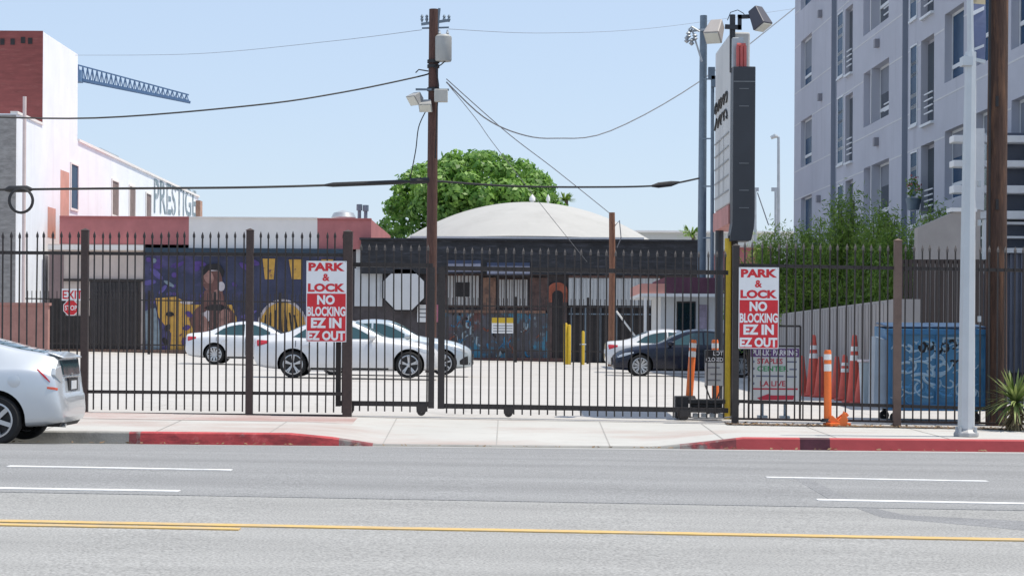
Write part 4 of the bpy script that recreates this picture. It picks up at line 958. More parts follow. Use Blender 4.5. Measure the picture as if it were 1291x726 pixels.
def place(t, px, py, Y, flip=False, L=0):
    """rear bumper (or front bumper when flipped) centre at this pixel, near side at depth Y"""
    p = P(px, py, Y); g = gz(p.x + L / 2, Y + .9); z = g
    t.location = (p.x, Y + .9, z)
    if flip: t.rotation_euler = (0, 0, math.pi); t.location.x = p.x + L
    # lean with the cross fall of the lot
    return t
t = car('white_sedan', 'white four door sedan with five spoke wheels parked nearest behind the gate', CARG, sedan(), P_white, 5, .034); place(t, 318, 470, 50.0)
t = car('grey_sedan', 'silver blue sedan with dark windshield half hidden behind the nearest white sedan', CARG, front_dark(sedan(1.05, 4.75)), P_silverblue, 7, .045); place(t, 371, 460, 55.0)
t = car('white_sedan', 'small white sedan parked against the navy mural, farthest left in the lot', CARG, sedan(1.0, 4.6), P_white2, 10, .03); place(t, 232, 455, 68.0)
t = car('black_sedan', 'dark blue black sedan facing left behind the closed sign', CARG, sedan(1.0, 4.85, cab=.06), P_black, 10, .03); place(t, 773, 470, 61.0, True, 4.85)
t = car('white_sedan', 'white sedan with red taillights half hidden behind the black sedan', CARG, sedan(1.0, 4.6), P_white, 8, .035); place(t, 764, 458, 66.5)
# silver hatchback at the kerb; rear end in detail. Nose is off the picture: car faces -X
def hatch_spec():
    L = 4.46
    top = [(0, .57), (.015, .63), (.04, .655), (.058, .75), (.08, 1.00), (.105, 1.09), (.17, 1.14), (.6, 1.225), (1.1, 1.35), (1.7, 1.46), (2.2, 1.49), (2.6, 1.45), (3.1, 1.25), (3.6, 1.02), (3.9, .93), (4.2, .80), (4.4, .62), (4.46, .5)]
    belt = [(0, .49), (.03, .57), (.06, .68), (.11, .84), (.2, .92), (.6, .97), (1.2, .96), (2.4, .92), (3.4, .86), (3.9, .78), (4.3, .62), (4.46, .42)]
    bot = [(0, .36), (.04, .28), (.2, .25), (.5, .22), (3.8, .19), (4.3, .2), (4.46, .26)]
    w = [(0, .56), (.01, .64), (.03, .705), (.07, .76), (.14, .805), (.25, .83), (.5, .858), (.9, .872), (3.4, .87), (3.9, .84), (4.25, .74), (4.4, .6), (4.46, .5)]
    wr = [(0, .62), (.16, .60), (.25, .60), (.6, .60), (1.4, .59), (2.2, .59), (3, .66), (4.46, .45)]
    return dict(L=L, top=top, belt=belt, bot=bot, w=w, wr=wr, ra=.83, fa=3.53, r=.315, rim=.215, track=.765,
        doors=[[(1.22, .5, .9), (1.4, .26, .9), (2.05, .24, .9)], [(2.07, .24, .9), (3.1, .24, .88)]],
        skins=[('side_window', [(1.0, 1.02, 1.03), (1.18, 1.0, 1.17)], M_cglass), ('side_window', [(1.24, 1.0, 1.2), (1.6, .99, 1.30), (2.05, .98, 1.36)], M_cglass), ('side_window', [(2.1, .98, 1.36), (2.5, .97, 1.32), (3.1, .96, 1.06), (3.3, .95, .97)], M_cglass),
               ('side_skirt', [(1.3, .235, .27), (3.1, .22, .255)], M_blkpl)],
        glass=[('windshield', 2.6, 3.45, .54, .66, M_cglass), ('rear_window', .30, 1.25, .50, .50, M_cglass)], mirror=(3.0, .96), boxes=[])
M_spipe = M_chrome
def hatch_detail(t, B):
    m_ = MB(); m_.idx([(.052, -.47, .88), (.052, .47, .88), (.080, .50, 1.065), (.080, -.50, 1.065), (.12, -.47, .88), (.12, .47, .88), (.14, .5, 1.065), (.14, -.5, 1.065)], [(0, 1, 2, 3), (7, 6, 5, 4), (0, 4, 5, 1), (3, 2, 6, 7), (0, 3, 7, 4), (1, 5, 6, 2)]); m_.build('lower_rear_window', M_cglass, t)
    m_ = MB(); m_.prism([(.045, -.54, 1.085), (.045, .54, 1.085), (.24, .59, 1.15), (.24, -.59, 1.15)], (0, 0, .02)); m_.build('spoiler', MATS['silver_hatchback_paint'], t, True, bevel=.006)
    for s in (-1, 1):
        m_ = MB(); b0 = s * .50; b1 = s * .66
        m_.prism([(.050, b0 + s * .06, .76), (.058, b1, .80), (.105, s * .765, .88), (.11, s * .71, .97), (.075, b0 + s * .04, 1.0)], (.05, 0, 0)); m_.build('taillight', M_clear, t, True, bevel=.01)
        B.side_patch([(.16, .79, .805), (.22, .84, .875), (.30, .925, .945), (.33, .952, .958)], s, .006, 3, .02).build('taillight_edge', M_lens, t, True)
        B.side_patch([(.075, .690, .718), (.12, .70, .73), (.19, .712, .735)], s, .008, 3, .02).build('reflector', mat('orange_red_reflector', (.62, .10, .05), .3, .1, 5), t)
    m_ = MB(); m_.box(.040, .10, -.40, .40, .845, .862); m_.build('hatch_trim', M_chrome, t, bevel=.004)
    m_ = MB(); m_.box(.036, .10, -.27, .27, .675, .835); m_.build('plate_recess', M_rimdark, t)
    m_ = MB(); m_.box(.026, .034, -.155, .155, .69, .80); pl = m_.build('licence_plate', M_plate, t)
    m_ = MB(); m_.lathe([(.001, 0), (.03, 0), (.03, .01)], (.052, 0, .872), 'X', 16); m_.build('badge', M_chrome, t)
    m_ = MB(); m_.prism([(.10, -.55, .225), (.10, .55, .225), (.05, .60, .30), (.05, -.60, .30)], (.16, 0, 0)); m_.build('diffuser', M_blkpl, t)
    m_ = MB(); m_.tube([(.05, .36, .235), (.40, .36, .25)], .025, 10); m_.build('exhaust_pipe', M_spipe, t)
    m_ = MB(); m_.lathe([(.001, -.004), (.075, -.004), (.08, -.002), (.08, .004)], (.60, -(B.side(.6, .80) + .001), .80), 'Y', 28); m_.build('fuel_flap', MATS['silver_hatchback_paint'], t, True)
P_hatch = paint('silver_hatchback_paint', (.60, .63, .66), .45, .34)
t = car('silver_hatchback', 'silver hatchback parked at the kerb, only its rear half in view on the left', None, hatch_spec(), P_hatch, 6, .055, None, hatch_detail)
t.rotation_euler = (0, 0, math.pi)
# the far rear corner sits at pixel 107; near side faces the camera (local +y)
t.location = (P(107, 510, 27.2).x + .02, 25.68 + .875, gz(-6.5, 26.4) + .01)
# fuel flap was built on local -y (kerb side after turning): mirror it to the street side
for ch in t.children:
    if ch.name.startswith('fuel_flap'): ch.scale.y = -1

# ------------------------------------------------------------------ trees and plants
def leaf_mat(name, c1, c2, trans=.25):
    m = bpy.data.materials.new(name); m.use_nodes = True; n = m.node_tree.nodes; l = m.node_tree.links; b = n['Principled BSDF']
    b.inputs['Roughness'].default_value = .5
    g = n.new('ShaderNodeNewGeometry'); r = n.new('ShaderNodeValToRGB'); r.color_ramp.elements[0].color = (*c1, 1); r.color_ramp.elements[1].color = (*c2, 1)
    tc = n.new('ShaderNodeTexCoord'); nz = n.new('ShaderNodeTexNoise'); nz.inputs['Scale'].default_value = .9; nz.inputs['Detail'].default_value = 3; l.new(tc.outputs['Object'], nz.inputs['Vector'])
    a1 = n.new('ShaderNodeMath'); a1.operation = 'MULTIPLY_ADD'; a1.inputs[1].default_value = 2.2; a1.inputs[2].default_value = -1.1; l.new(nz.outputs[0], a1.inputs[0])
    a2 = n.new('ShaderNodeMath'); a2.operation = 'ADD'; l.new(a1.outputs[0], a2.inputs[0]); l.new(g.outputs['Random Per Island'], a2.inputs[1])
    l.new(a2.outputs[0], r.inputs[0]); l.new(r.outputs[0], b.inputs['Base Color'])
    t = n.new('ShaderNodeBsdfTranslucent'); l.new(r.outputs[0], t.inputs[0]); mx = n.new('ShaderNodeMixShader'); mx.inputs[0].default_value = trans
    l.new(b.outputs[0], mx.inputs[1]); l.new(t.outputs[0], mx.inputs[2]); l.new(mx.outputs[0], n['Material Output'].inputs[0]); return m
M_leaf = leaf_mat('bright_green_leaves', (.07, .19, .025), (.26, .45, .09), .4)
M_leaf2 = leaf_mat('mid_green_leaves', (.09, .18, .025), (.27, .40, .075), .5)
M_leaf3 = leaf_mat('yucca_leaves', (.10, .16, .04), (.34, .40, .14), .2)
M_bark = mat('tree_bark', (.10, .075, .055), .9, .3, 4, .5)
def leaf(mb, c, d, n, L, w):
    d = d.normalized(); sx = d.cross(n)
    if sx.length < 1e-3: sx = d.orthogonal()
    sx = sx.normalized() * w; mb.face([c - d * L * .5, c + sx * .5, c + d * L * .5, c - sx * .5])
def rvec():
    while True:
        v = Vector((random.uniform(-1, 1), random.uniform(-1, 1), random.uniform(-1, 1)))
        if .05 < v.length < 1: return v.normalized()
def crown(mb, clumps, dens, L, w, droop=0., flat=0.):
    for (c, r) in clumps:
        n = int(dens * r * r); ex = Vector((random.uniform(.85, 1.2), random.uniform(.85, 1.2), random.uniform(.7, .95)))
        for _ in range(n):
            v = rvec(); p = c + Vector((v.x * ex.x, v.y * ex.y, v.z * ex.z)) * r * (random.uniform(.55, 1.0) ** .5) * random.choice((1, 1, 1, 1.12))
            d = rvec(); d = d - v * d.dot(v) * flat + Vector((0, 0, -droop)); leaf(mb, p, d, v + rvec() * (.7 - .35 * flat), L * random.uniform(.6, 1.35), w * random.uniform(.7, 1.25))
# round tree behind the hall
random.seed(21); YT = 112.
tt = thing('leafy_tree', 'big bright green leafy tree rising behind the curved roof', 'tree', P(600, 440, YT))
cl = []; cen = P(602, 262, YT)
outline = [(497, 285, 1.1), (505, 262, 1.3), (520, 240, 1.3), (535, 222, 1.3), (556, 217, 1.3), (578, 213, 1.1), (600, 203, 1.2), (616, 199, 1.0), (634, 206, 1.1), (658, 218, 1.2), (676, 229, 1.3), (683, 243, 1.2), (690, 258, 1.0), (503, 292, 1.0), (699, 264, .9), (706, 272, .8)]
for (x, y, r) in outline: cl.append((P(x, y, YT + random.uniform(-1.5, 1.5)), r * random.uniform(.55, .8)))
for _ in range(78):
    a = random.uniform(0, math.pi * 2); q = random.random() ** .55; x = 598 + 94 * q * math.cos(a); y = 262 - 60 * q * math.sin(a)
    if y > 312: continue
    dep = math.sqrt(max(0, 1 - q * q)) * 4.2; cl.append((P(x, y, YT - dep * random.uniform(.55, 1.1)), random.uniform(.45, .95)))
mb = MB(); crown(mb, cl, 400, .34, .20, 0, .75)
for _ in range(40):
    a = random.uniform(.0, math.pi); x = 598 + 103 * math.cos(a) * random.uniform(.92, 1.03); y = 264 - 66 * math.sin(a) * random.uniform(.92, 1.05); crown(mb, [(P(x, y, YT + random.uniform(-2, 2)), random.uniform(.18, .42))], 420, .30, .17)
mb.build('crown', M_leaf, tt, fix=False)
mb = MB(); b0 = P(600, 440, YT); mb.tube([b0 + Vector((0, 0, -.3)), b0 + Vector((.1, 0, 3)), P(600, 300, YT), P(605, 260, YT)], [.42, .36, .3, .12], 10)
for (x, y) in ((540, 250), (570, 235), (640, 240), (665, 265), (520, 280)): mb.tube([P(600, 310, YT), P((600 + x) / 2, (300 + y) / 2 + 4, YT - 1), P(x, y, YT - .6)], [.2, .12, .05], 7)
mb.build('trunk', M_bark, tt, True)
def small_tree(px, py, Y, label, sz=1.):
    t = thing('palm_top', label, 'tree', (P(px, py, Y).x, Y, gz(P(px, py, Y).x, Y))); mb = MB(); c = P(px, py, Y)
    for k in range(26):
        a = random.uniform(0, 6.28); e = random.uniform(-.3, 1.1); d = Vector((math.cos(a) * math.cos(e), math.sin(a) * math.cos(e), math.sin(e))); q = [c + d * (s * sz) - Vector((0, 0, .35 * s * s * sz)) for s in (0, .35, .7, 1.0)]
        for i in range(3):
            for s in range(6): leaf(mb, q[i].lerp(q[i + 1], s / 6), (q[i + 1] - q[i]).cross(Vector((0, 0, 1))) * random.choice((1, -1)) + d * .6, Vector((0, 0, 1)), .4, .05)
    mb.build('crown', M_leaf2, t, fix=False); mb = MB(); mb.tube([(c.x, Y, gz(c.x, Y) - .2), (c.x + .1, Y, c.z)], [.16, .10], 8); mb.build('trunk', M_bark, t, True)
small_tree(872, 297, 125, 'small dark palm top over the far grey roof, left of the steel pole')
small_tree(712, 252, 118, 'small tuft of tree top at the right shoulder of the curved roof', .6)
# feathery bamboo clumps behind the boundary wall
random.seed(5)
def bamboo(label, px, ptop, Y, rad, n):
    b = P(px, 430, Y); g = gz(b.x, Y); t = thing('bamboo_shrub', label, 'shrub', (b.x, Y, g), 'feathery shrubs behind the boundary wall'); top = P(px, ptop, Y).z
    lm = MB(); st = MB()
    for k in range(n):
        a = random.uniform(0, 6.28); rr = rad * math.sqrt(random.random()); h = (top - g) * (1 - .32 * (rr / rad) ** 2 - .22 * random.random() ** 2)
        base = Vector((b.x + rr * .35 * math.cos(a), Y + rr * .35 * math.sin(a), g)); tip = Vector((b.x + rr * math.cos(a), Y + rr * math.sin(a), g + h)); mid = base.lerp(tip, .6) + Vector((0, 0, .15 * h))
        pts = [base, base.lerp(mid, .5), mid, tip]; st.tube(pts, [.022, .02, .014, .006], 5)
        for i in range(int(150 + h * 62)):
            s = random.uniform(.18, 1.03) ** .8; q = base.lerp(mid, s / .6) if s < .6 else mid.lerp(tip, (s - .6) / .4)
            q = q + rvec() * random.uniform(.05, .42); d = rvec() + Vector((0, 0, random.uniform(-.9, .5))); leaf(lm, q, d, rvec(), random.uniform(.10, .20), random.uniform(.022, .036))
    for k in range(n // 2):
        a = random.uniform(0, 6.28); rr = rad * random.random() ** .5; hh = (top - g) * random.uniform(.35, .84 - .25 * (rr / rad) ** 2)
        crown(lm, [(Vector((b.x + rr * math.cos(a), Y + rr * math.sin(a), g + hh)), random.uniform(.28, .5))], 620, .15, .045, .25, .4)
    lm.build('foliage', M_leaf2, t, fix=False); st.build('canes', M_bark, t, True)
bamboo('feathery shrub nearest the pylon sign, low and ragged at its top', 985, 282, 54, 1.0, 26)
bamboo('low feathery shrub in front of the first apartment window column', 1030, 276, 53, .95, 24)
bamboo('tallest feathery shrub, its plume against the slim glazed strip', 1070, 241, 52, .85, 30)
bamboo('dense dark feathery shrub below the wide apartment loggia', 1108, 256, 50, .95, 34)
bamboo('feathery shrub just left of the sloping concrete wall', 1143, 272, 47, .8, 24)
bamboo('low feathery shrub peeking over the sloping concrete wall', 1183, 261, 48.5, .9, 26)
bamboo('thin feathery shrub behind the right PARK and LOCK sign', 955, 303, 56, .8, 16)
# flowering plant on the apartment balcony
random.seed(9)
Y_, z_ = AW(1163, 250); c = apt(Y_, -.25, z_); tt = thing('potted_plant', 'dark potted plant with pinkish blooms on an apartment balcony', 'plant', c)
mb = MB(); crown(mb, [(c + Vector((0, 0, .25)), .24), (c + Vector((0, -.18, .08)), .2), (c + Vector((-.03, .1, .45)), .16)], 900, .11, .06)
for _ in range(26): q = c + Vector((0, 0, .42)) + rvec() * .22; leaf(mb, q, rvec(), rvec(), .07, .07); mb.m[-1] = 1
mb.build('foliage', [M_leaf2, mat('dusty_pink_bloom', (.40, .13, .14), .7, .2, 5)], tt, fix=False)
mb = MB(); mb.lathe([(.02, 0), (.16, 0), (.22, .3), (.2, .32)], (c.x, c.y, c.z - .32), 'Z', 14); mb.build('pot', M_steelblue, tt, True)
# spiky palm at the right edge
Yp = 30.3; c = P(1280, 540, Yp); tt = thing('spiky_palm', 'spiky green yucca palm with dry lower leaves at the right edge', 'plant', (c.x, Yp, wz(c.x, Yp)))
mb = MB(); md_ = MB(); b = Vector((c.x, Yp, wz(c.x, Yp))); hd = b + Vector((0, 0, .42))
for k in range(150):
    a = random.uniform(0, 6.28); e = random.uniform(-.25, 1.35); d = Vector((math.cos(a) * math.cos(e), math.sin(a) * math.cos(e), math.sin(e))); L = random.uniform(.4, .68); side = d.cross(Vector((0, 0, 1)));
    if side.length < .05: side = Vector((1, 0, 0))
    side = side.normalized(); q = [hd + d * (L * s) - Vector((0, 0, .16 * s * s * (1.2 - e * .5))) for s in (0, .35, .7, 1)]; ws = (.018, .022, .014, .001)
    mb.idx([p + side * w_ for p, w_ in zip(q, ws)] + [p - side * w_ for p, w_ in zip(q, ws)], [(i, i + 1, i + 5, i + 4) for i in range(3)])
for k in range(90):
    a = random.uniform(0, 6.28); d = Vector((math.cos(a), math.sin(a), -random.uniform(.5, 1.6))).normalized(); p0 = hd + Vector((0, 0, random.uniform(-.25, .0))); leaf(md_, p0 + d * .18, d, Vector((d.y, -d.x, 0)).cross(d), .36, .035)
mb.build('leaves', M_leaf3, tt, fix=False); md_.build('dry_skirt', mat('dry_leaf', (.24, .19, .11), .85, .3, 5), tt, fix=False)
mb = MB(); mb.tube([b, hd], [.09, .07], 10); mb.build('trunk', M_bark, tt, True)

# ------------------------------------------------------------------ poles, wires, pylon, crane
def zsolid(px, py, Y): return P(px, py, Y)
YU = 62.0
pb = P(543, 460, YU); ptop = P(547, 12, YU); up = thing('utility_pole', 'brown wooden utility pole with a grey transformer rising behind the gate', 'pole', (pb.x, YU, gz(pb.x, YU)))
axis = lambda y: P(547 - (y - 12) / 448 * 4, y, YU)
mb = MB(); mb.tube([(pb.x, YU, gz(pb.x, YU) - .2), axis(250), ptop], [.165, .155, .14], 12); mb.build('mast', M_wood, up, True)
mb = MB(); a = axis(60); c = P(559, 61, YU - .12); mb.lathe([(.01, .40), (.18, .40), (.245, .34), (.25, .30), (.25, -.36), (.23, -.40), (.01, -.40)], (c.x, c.y, c.z), 'Z', 20); tf = mb.build('transformer', mat('grey_transformer', (.38, .39, .38), .5, .08, 3), up, True)
for dx in (-.12, .12): mb = MB(); mb.lathe([(.05, 0), (.03, .05), (.05, .08), (.03, .12), (.02, .18)], (c.x + dx, c.y, c.z + .37), 'Z', 10); mb.build('bushing', M_galv, tf, True)
mb = MB(); mb.bar(P(554, 3 + 8, YU), P(551, 44, YU), .07, .10); mb.bar(P(531, 31, YU), P(566, 26, YU), .06, .08); mb.bar(P(532, 36, YU), P(566, 35, YU), .04, .05)
for x in (532, 538, 560, 566): q = P(x, 24, YU); mb.lathe([(.02, -.1), (.05, -.02), (.03, .03), (.05, .06), (.02, .12)], (q.x, q.y, q.z), 'Z', 8)
mb.build('cross_arm', M_steelblue, up, True)
mb = MB()
for y in (78, 84, 113): q = axis(y); mb.lathe([(.155, -.05), (.185, -.05), (.185, .05), (.155, .05)], (q.x, q.y, q.z), 'Z', 14)
mb.tube([P(548, 86, YU - .2), P(556, 82, YU - .2), P(565, 74, YU - .15)], .02, 6); mb.tube([P(540, 90, YU - .2), P(528, 88, YU - .2), P(524, 92, YU - .2)], .02, 6)
mb.tube([P(550, 86, YU - .2), P(553, 108, YU - .2), P(551, 140, YU - .2), P(549, 200, YU - .18)], .018, 6)
mb.build('bracket', M_cable, up, True)
mb = MB(); mb.bar(P(524, 113, YU - .15), P(566, 113.5, YU - .15), .06, .06); mb.build('lamp_arm', M_steelblue, up)
def flood(parent, c, d, w, h, dep, m=None, up=(0, 0, 1)):
    d = Vector(d).normalized(); sx = d.cross(Vector(up)).normalized(); sz = sx.cross(d); mb = MB(); c = Vector(c)
    f = [c + d * dep / 2 + sx * (i * w / 2) + sz * (j * h / 2) for i, j in ((-1, -1), (1, -1), (1, 1), (-1, 1))]; k = [c - d * dep / 2 + sx * (i * w * .36) + sz * (j * h * .36) for i, j in ((-1, -1), (1, -1), (1, 1), (-1, 1))]
    mb.idx(f + k, [(0, 1, 2, 3), (7, 6, 5, 4), (0, 4, 5, 1), (1, 5, 6, 2), (2, 6, 7, 3), (3, 7, 4, 0)]); o = mb.build('floodlight', m or mat('grey_floodlight', (.33, .33, .32), .5, .1, 4), parent, bevel=.015)
    mb = MB(); g = [c + d * (dep / 2 + .006) + sx * (i * w * .43) + sz * (j * h * .43) for i, j in ((-1, -1), (1, -1), (1, 1), (-1, 1))]; mb.prism(g, d * .008); mb.build('lens', mat('pale_lamp_glass', (.58, .58, .52), .25, .08, 4), o); return o
flood(up, P(524, 124, YU - .3), (-.6, -.55, -.6), .42, .34, .3); flood(up, P(537, 133, YU - .3), (-.1, -.7, -.7), .40, .32, .28)
c = P(556, 121, YU - .25); mb = MB(); mb.box(c.x - .2, c.x + .2, c.y - .12, c.y + .12, c.z - .19, c.z + .19); mb.build('equipment_box', mat('beige_box', (.50, .49, .45), .6, .08, 4), up, bevel=.02)

def wire(name, label, pts, r, m=M_cable, n=28, sag=True, group='overhead wires'):
    """pts: (px, py, depth) control points; a smooth curve through them"""
    Q = [P(*p) for p in pts]; out = []
    for i in range(len(Q) - 1):
        p0 = Q[max(i - 1, 0)]; p1 = Q[i]; p2 = Q[i + 1]; p3 = Q[min(i + 2, len(Q) - 1)]
        for k in range(n // (len(Q) - 1) + 1):
            t = k / (n // (len(Q) - 1) + 1); out.append(.5 * ((2 * p1) + (-p0 + p2) * t + (2 * p0 - 5 * p1 + 4 * p2 - p3) * t * t + (-p0 + 3 * p1 - 3 * p2 + p3) * t ** 3))
    out.append(Q[-1]); mb = MB(); mb.tube(out, r, 6, 0, True); return tag(mb.build(name, m, None, True), label, 'wire', group)
wire('power_line', 'black wire swinging from the brick tower up to the utility pole', [(-60, 146, 58), (120, 149, 59), (320, 133, 60), (430, 117, 61), (527, 97, 61.8), (542, 92, 62)], .026)
w2 = wire('telephone_cable', 'thick black cable crossing the left half of the picture to the utility pole', [(-60, 240, 60), (110, 238, 60.5), (300, 236.5, 61), (430, 233, 61.6), (541, 228, 62)], .038)
mb = MB(); mb.tube([P(408, 233.8, 61.5), P(420, 233, 61.5), P(505, 229.7, 61.9), P(517, 229, 61.9)], [.03, .07, .07, .03], 8); mb.tube([P(517, 228.6, 61.85), P(541, 227.6, 61.95)], .09, 8); mb.build('splice_case', M_cable, w2, True)
mb = MB(); mb.tube([P(6, 239.5, 60.2), P(12, 238.5, 60.2), P(34, 238.3, 60.2), P(41, 239, 60.2)], [.04, .10, .10, .04], 8)
for k in range(3):
    mb.tube([P(26.5 + (15.5 - k * .7) * math.sin(R(a)), 253 - (15.8 - k * .6) * math.cos(R(a)), 60.1 - k * .05) for a in range(0, 361, 15)], .028, 6)
o = mb.build('cable_coil', M_cable, None, True); tag(o, 'round coil of spare cable hanging from the thick wire at left', 'cable coil')
w3 = wire('telephone_cable', 'thick black cable from the utility pole to the steel pole at right', [(545, 228, 62), (640, 234.5, 65), (740, 236, 69), (830, 234, 73), (881, 225, 76)], .036)
mb = MB(); mb.tube([P(822, 234.6, 72.6), P(830, 233.6, 73), P(846, 231.8, 73.8), P(856, 230, 74.3)], [.04, .10, .10, .04], 8); mb.build('splice_case', M_cable, w3, True)
wire('power_line', 'long sagging grey wire from the transformer to behind the apartment block', [(563, 104, 62), (610, 148, 66), (655, 169, 69), (700, 174.5, 72), (770, 165, 76), (885, 101, 81), (1015, 0, 87)], .022, M_cablelight)
wire('guy_wire', 'thin grey wire slanting from the utility pole down to the timber post', [(563, 100, 62), (640, 168, 69), (700, 214, 75), (770, 270, 82)], .015, M_cablelight)
wire('guy_wire', 'short grey wire running steeply down from below the transformer to the dark storefront', [(566, 108, 62), (600, 150, 68), (625, 185, 73), (690, 268, 82), (740, 330, 87.5)], .012, M_cablelight)
wire('guy_wire', 'pair of thin cables hanging left of the utility pole mast', [(538, 138, 61.8), (528, 160, 61.8), (524, 190, 61.8), (517, 226, 61.9)], .016, M_cable)
wire('power_line', 'faint high wire from the left edge to the top of the pole', [(95, 70, 90), (250, 68, 80), (420, 52, 70), (532, 38, 62)], .008, M_cablelight)
wire('power_line', 'faint high wire from the pole top to the right', [(566, 37, 62), (690, 42, 75), (830, 35, 90), (1010, 10, 110)], .008, M_cablelight)
# timber post, leaning pipe, bollards
c = P(772, 420, 80); tp = thing('timber_post', 'short orange brown timber post standing before the corrugated door', 'post', (c.x, 80, gz(c.x, 80)))
mb = MB(); mb.tube([(c.x - .03, 80, gz(c.x, 80) - .1), P(772, 340, 80), P(771.5, 268, 80)], [.14, .125, .115], 12); mb.build('mast', M_woodorange, tp, True)
mb = MB(); mb.tube([P(775, 285, 80), P(781, 278, 79.9), P(783, 300, 79.9), P(778, 312, 79.95)], .02, 6); mb.build('service_cable', M_cablelight, tp, True)
mb = MB(); a = P(777, 392, 76); b = P(801, 424, 76); mb.tube([a, b, (b.x + .5, 76, gz(b.x, 76))], .035, 8); tag(mb.build('leaning_pipe', M_white, None, True), 'thin white pipe leaning beside the timber post', 'pipe')
for k, (x, yt, yb, w, lab) in enumerate(((712.8, 407, 457, .075, 'left bollard of the yellow pair beside the arched door'), (717.3, 409, 457, .075, 'right bollard of the yellow pair beside the arched door'), (735, 417, 457, .06, 'single thinner yellow bollard before the dark bay'))):
    c = P(x, yb, 82); g = gz(c.x, 82); mb = MB(); t_ = P(x, yt, 82).z; mb.tube([(c.x, 82, g), (c.x, 82, t_ - .05), (c.x, 82, t_)], [w, w, w * .6], 12); tag(mb.build('bollard', M_yellow, None, True), lab, 'bollard', 'yellow bollards')
c = P(735, 434, 81.8); mb = MB(); mb.tube([P(731, 434, 81.85), P(739, 434, 81.85)], .03, 6); tag(mb.build('bollard_bracket', M_galv, None, True), 'small pale crossbar fixed to the thin yellow bollard', 'bracket')
# steel poles behind the pylon
def steel_pole(px, ptop, w0, w1, Y, label, lean=0):
    c = P(px, 440, Y); t = thing('steel_pole', label, 'pole', (c.x, Y, gz(c.x, Y)), 'steel poles behind the pylon sign'); top = P(px + lean, ptop, Y)
    mb = MB(); mb.tube([(c.x, Y, gz(c.x, Y) - .1), top], [w0 * Y / F / 2, w1 * Y / F / 2], 10); mb.build('mast', M_steelblue, t, True); return t
sp_ = steel_pole(884, 20, 12, 9, 76.5, 'tall blue grey steel pole with insulators left of the pylon sign', 3)
mb = MB(); mb.bar(P(868, 40, 76.3), P(900, 36, 76.3), .06, .08); mb.tube([P(868, 38, 76.2), P(872, 34, 76.2), P(882, 40, 76.2)], .04, 6); mb.tube([P(867, 50, 76.2), P(872, 36, 76.2), P(880, 62, 76.2), P(885, 78, 76.2)], .035, 6)
for (x, y) in ((866, 50), (872, 53), (868, 44), (876, 47)): q = P(x, y, 76.2); mb.lathe([(.02, -.14), (.11, -.06), (.05, 0), (.10, .05), (.02, .13)], (q.x, q.y, q.z), 'Z', 8)
mb.build('insulator_bracket', M_galv, sp_, True)
sq = steel_pole(897.5, 85, 5, 4.5, 76.0, 'thin steel conduit pole between the tall steel pole and pylon sign', 1)
for y in (100, 175, 235, 300): mb = MB(); mb.bar(P(886, y, 76.2), P(898, y, 76.0), .05, .05); mb.build('pole_bracket', M_steelblue, sq)
mb = MB()
q = P(897, 92, 75.9); mb.box(q.x - .12, q.x + .12, q.y - .1, q.y + .1, q.z - .25, q.z + .2); q = P(900, 103, 75.9); mb.box(q.x - .1, q.x + .1, q.y - .1, q.y + .1, q.z - .2, q.z + .2)
mb.build('junction_box', M_steelblue, sq)
def far_lamp(px, ptop, Y, label, head):
    c = P(px, 420, Y); t = thing('street_lamp', label, 'lamp', (c.x, Y, gz(c.x, Y))); mb = MB(); tp = P(px - .5, ptop, Y); mb.tube([(c.x, Y, gz(c.x, Y)), tp], [.11, .07], 8)
    mb.build('mast', M_galv, t, True); mb = MB()
    if head == 1: mb.tube([tp, P(px - 5, ptop - 1.5, Y), P(px - 10, ptop + 1, Y)], [.05, .12, .09], 8)
    else: mb.bar(P(px - 6, ptop, Y), P(px + 4, ptop, Y), .12, .2)
    mb.build('lamp_head', M_galv, t, True)
far_lamp(982, 173, 105, 'slim tall street lamp far behind, right of the pylon sign', 1); far_lamp(978.5, 239, 110, 'short far lamp pole just left of the tall street lamp', 2); far_lamp(952.5, 239, 110, 'short far lamp pole just right of the pylon sign', 2)
wire('guy_wire', 'thin guy wire beside the short far lamp pole right of the pylon', [(955, 243, 110), (969, 284, 110)], .03, M_cablelight, 6)
# crane jib far away
YCR = 210.; tc_ = thing('tower_crane', 'pale blue lattice crane jib jutting out behind the white warehouse', 'crane', P(60, 430, YCR)); mb = MB(); A0, A1 = P(60, 92, YCR), P(238, 128, YCR); B0, B1 = P(60, 72, YCR), P(238, 120, YCR)
n = 30
for (p, q, rr) in ((A0, A1, .13), (B0, B1, .07)): mb.bar(p, q, rr * 2, rr * 2)
A0b, A1b = A0 + Vector((0, 1.4, 0)), A1 + Vector((0, 1.0, 0)); mb.bar(A0b, A1b, .26, .26)
for k in range(n):
    a = A0.lerp(A1, k / n); b = B0.lerp(B1, (k + .5) / n); c = A0.lerp(A1, (k + 1) / n); mb.bar(a, b, .09, .09); mb.bar(b, c, .09, .09); mb.bar(A0b.lerp(A1b, k / n), b, .08, .08)
M_crane = mat('pale_blue_steel', (.14, .24, .40), .6, .1, 1); mb.build('jib', M_crane, tc_)
mb = MB(); q = P(60, 85, YCR); mb.box(q.x - .9, q.x + .9, YCR - .9, YCR + .9, 0, q.z + 2); mb.build('mast', M_crane, tc_)
mb = MB(); q = P(100, 92, YCR); mb.box(q.x - .5, q.x + .3, YCR - .8, YCR + .5, q.z - 1.0, q.z + .2); mb.build('trolley', M_crane, tc_)

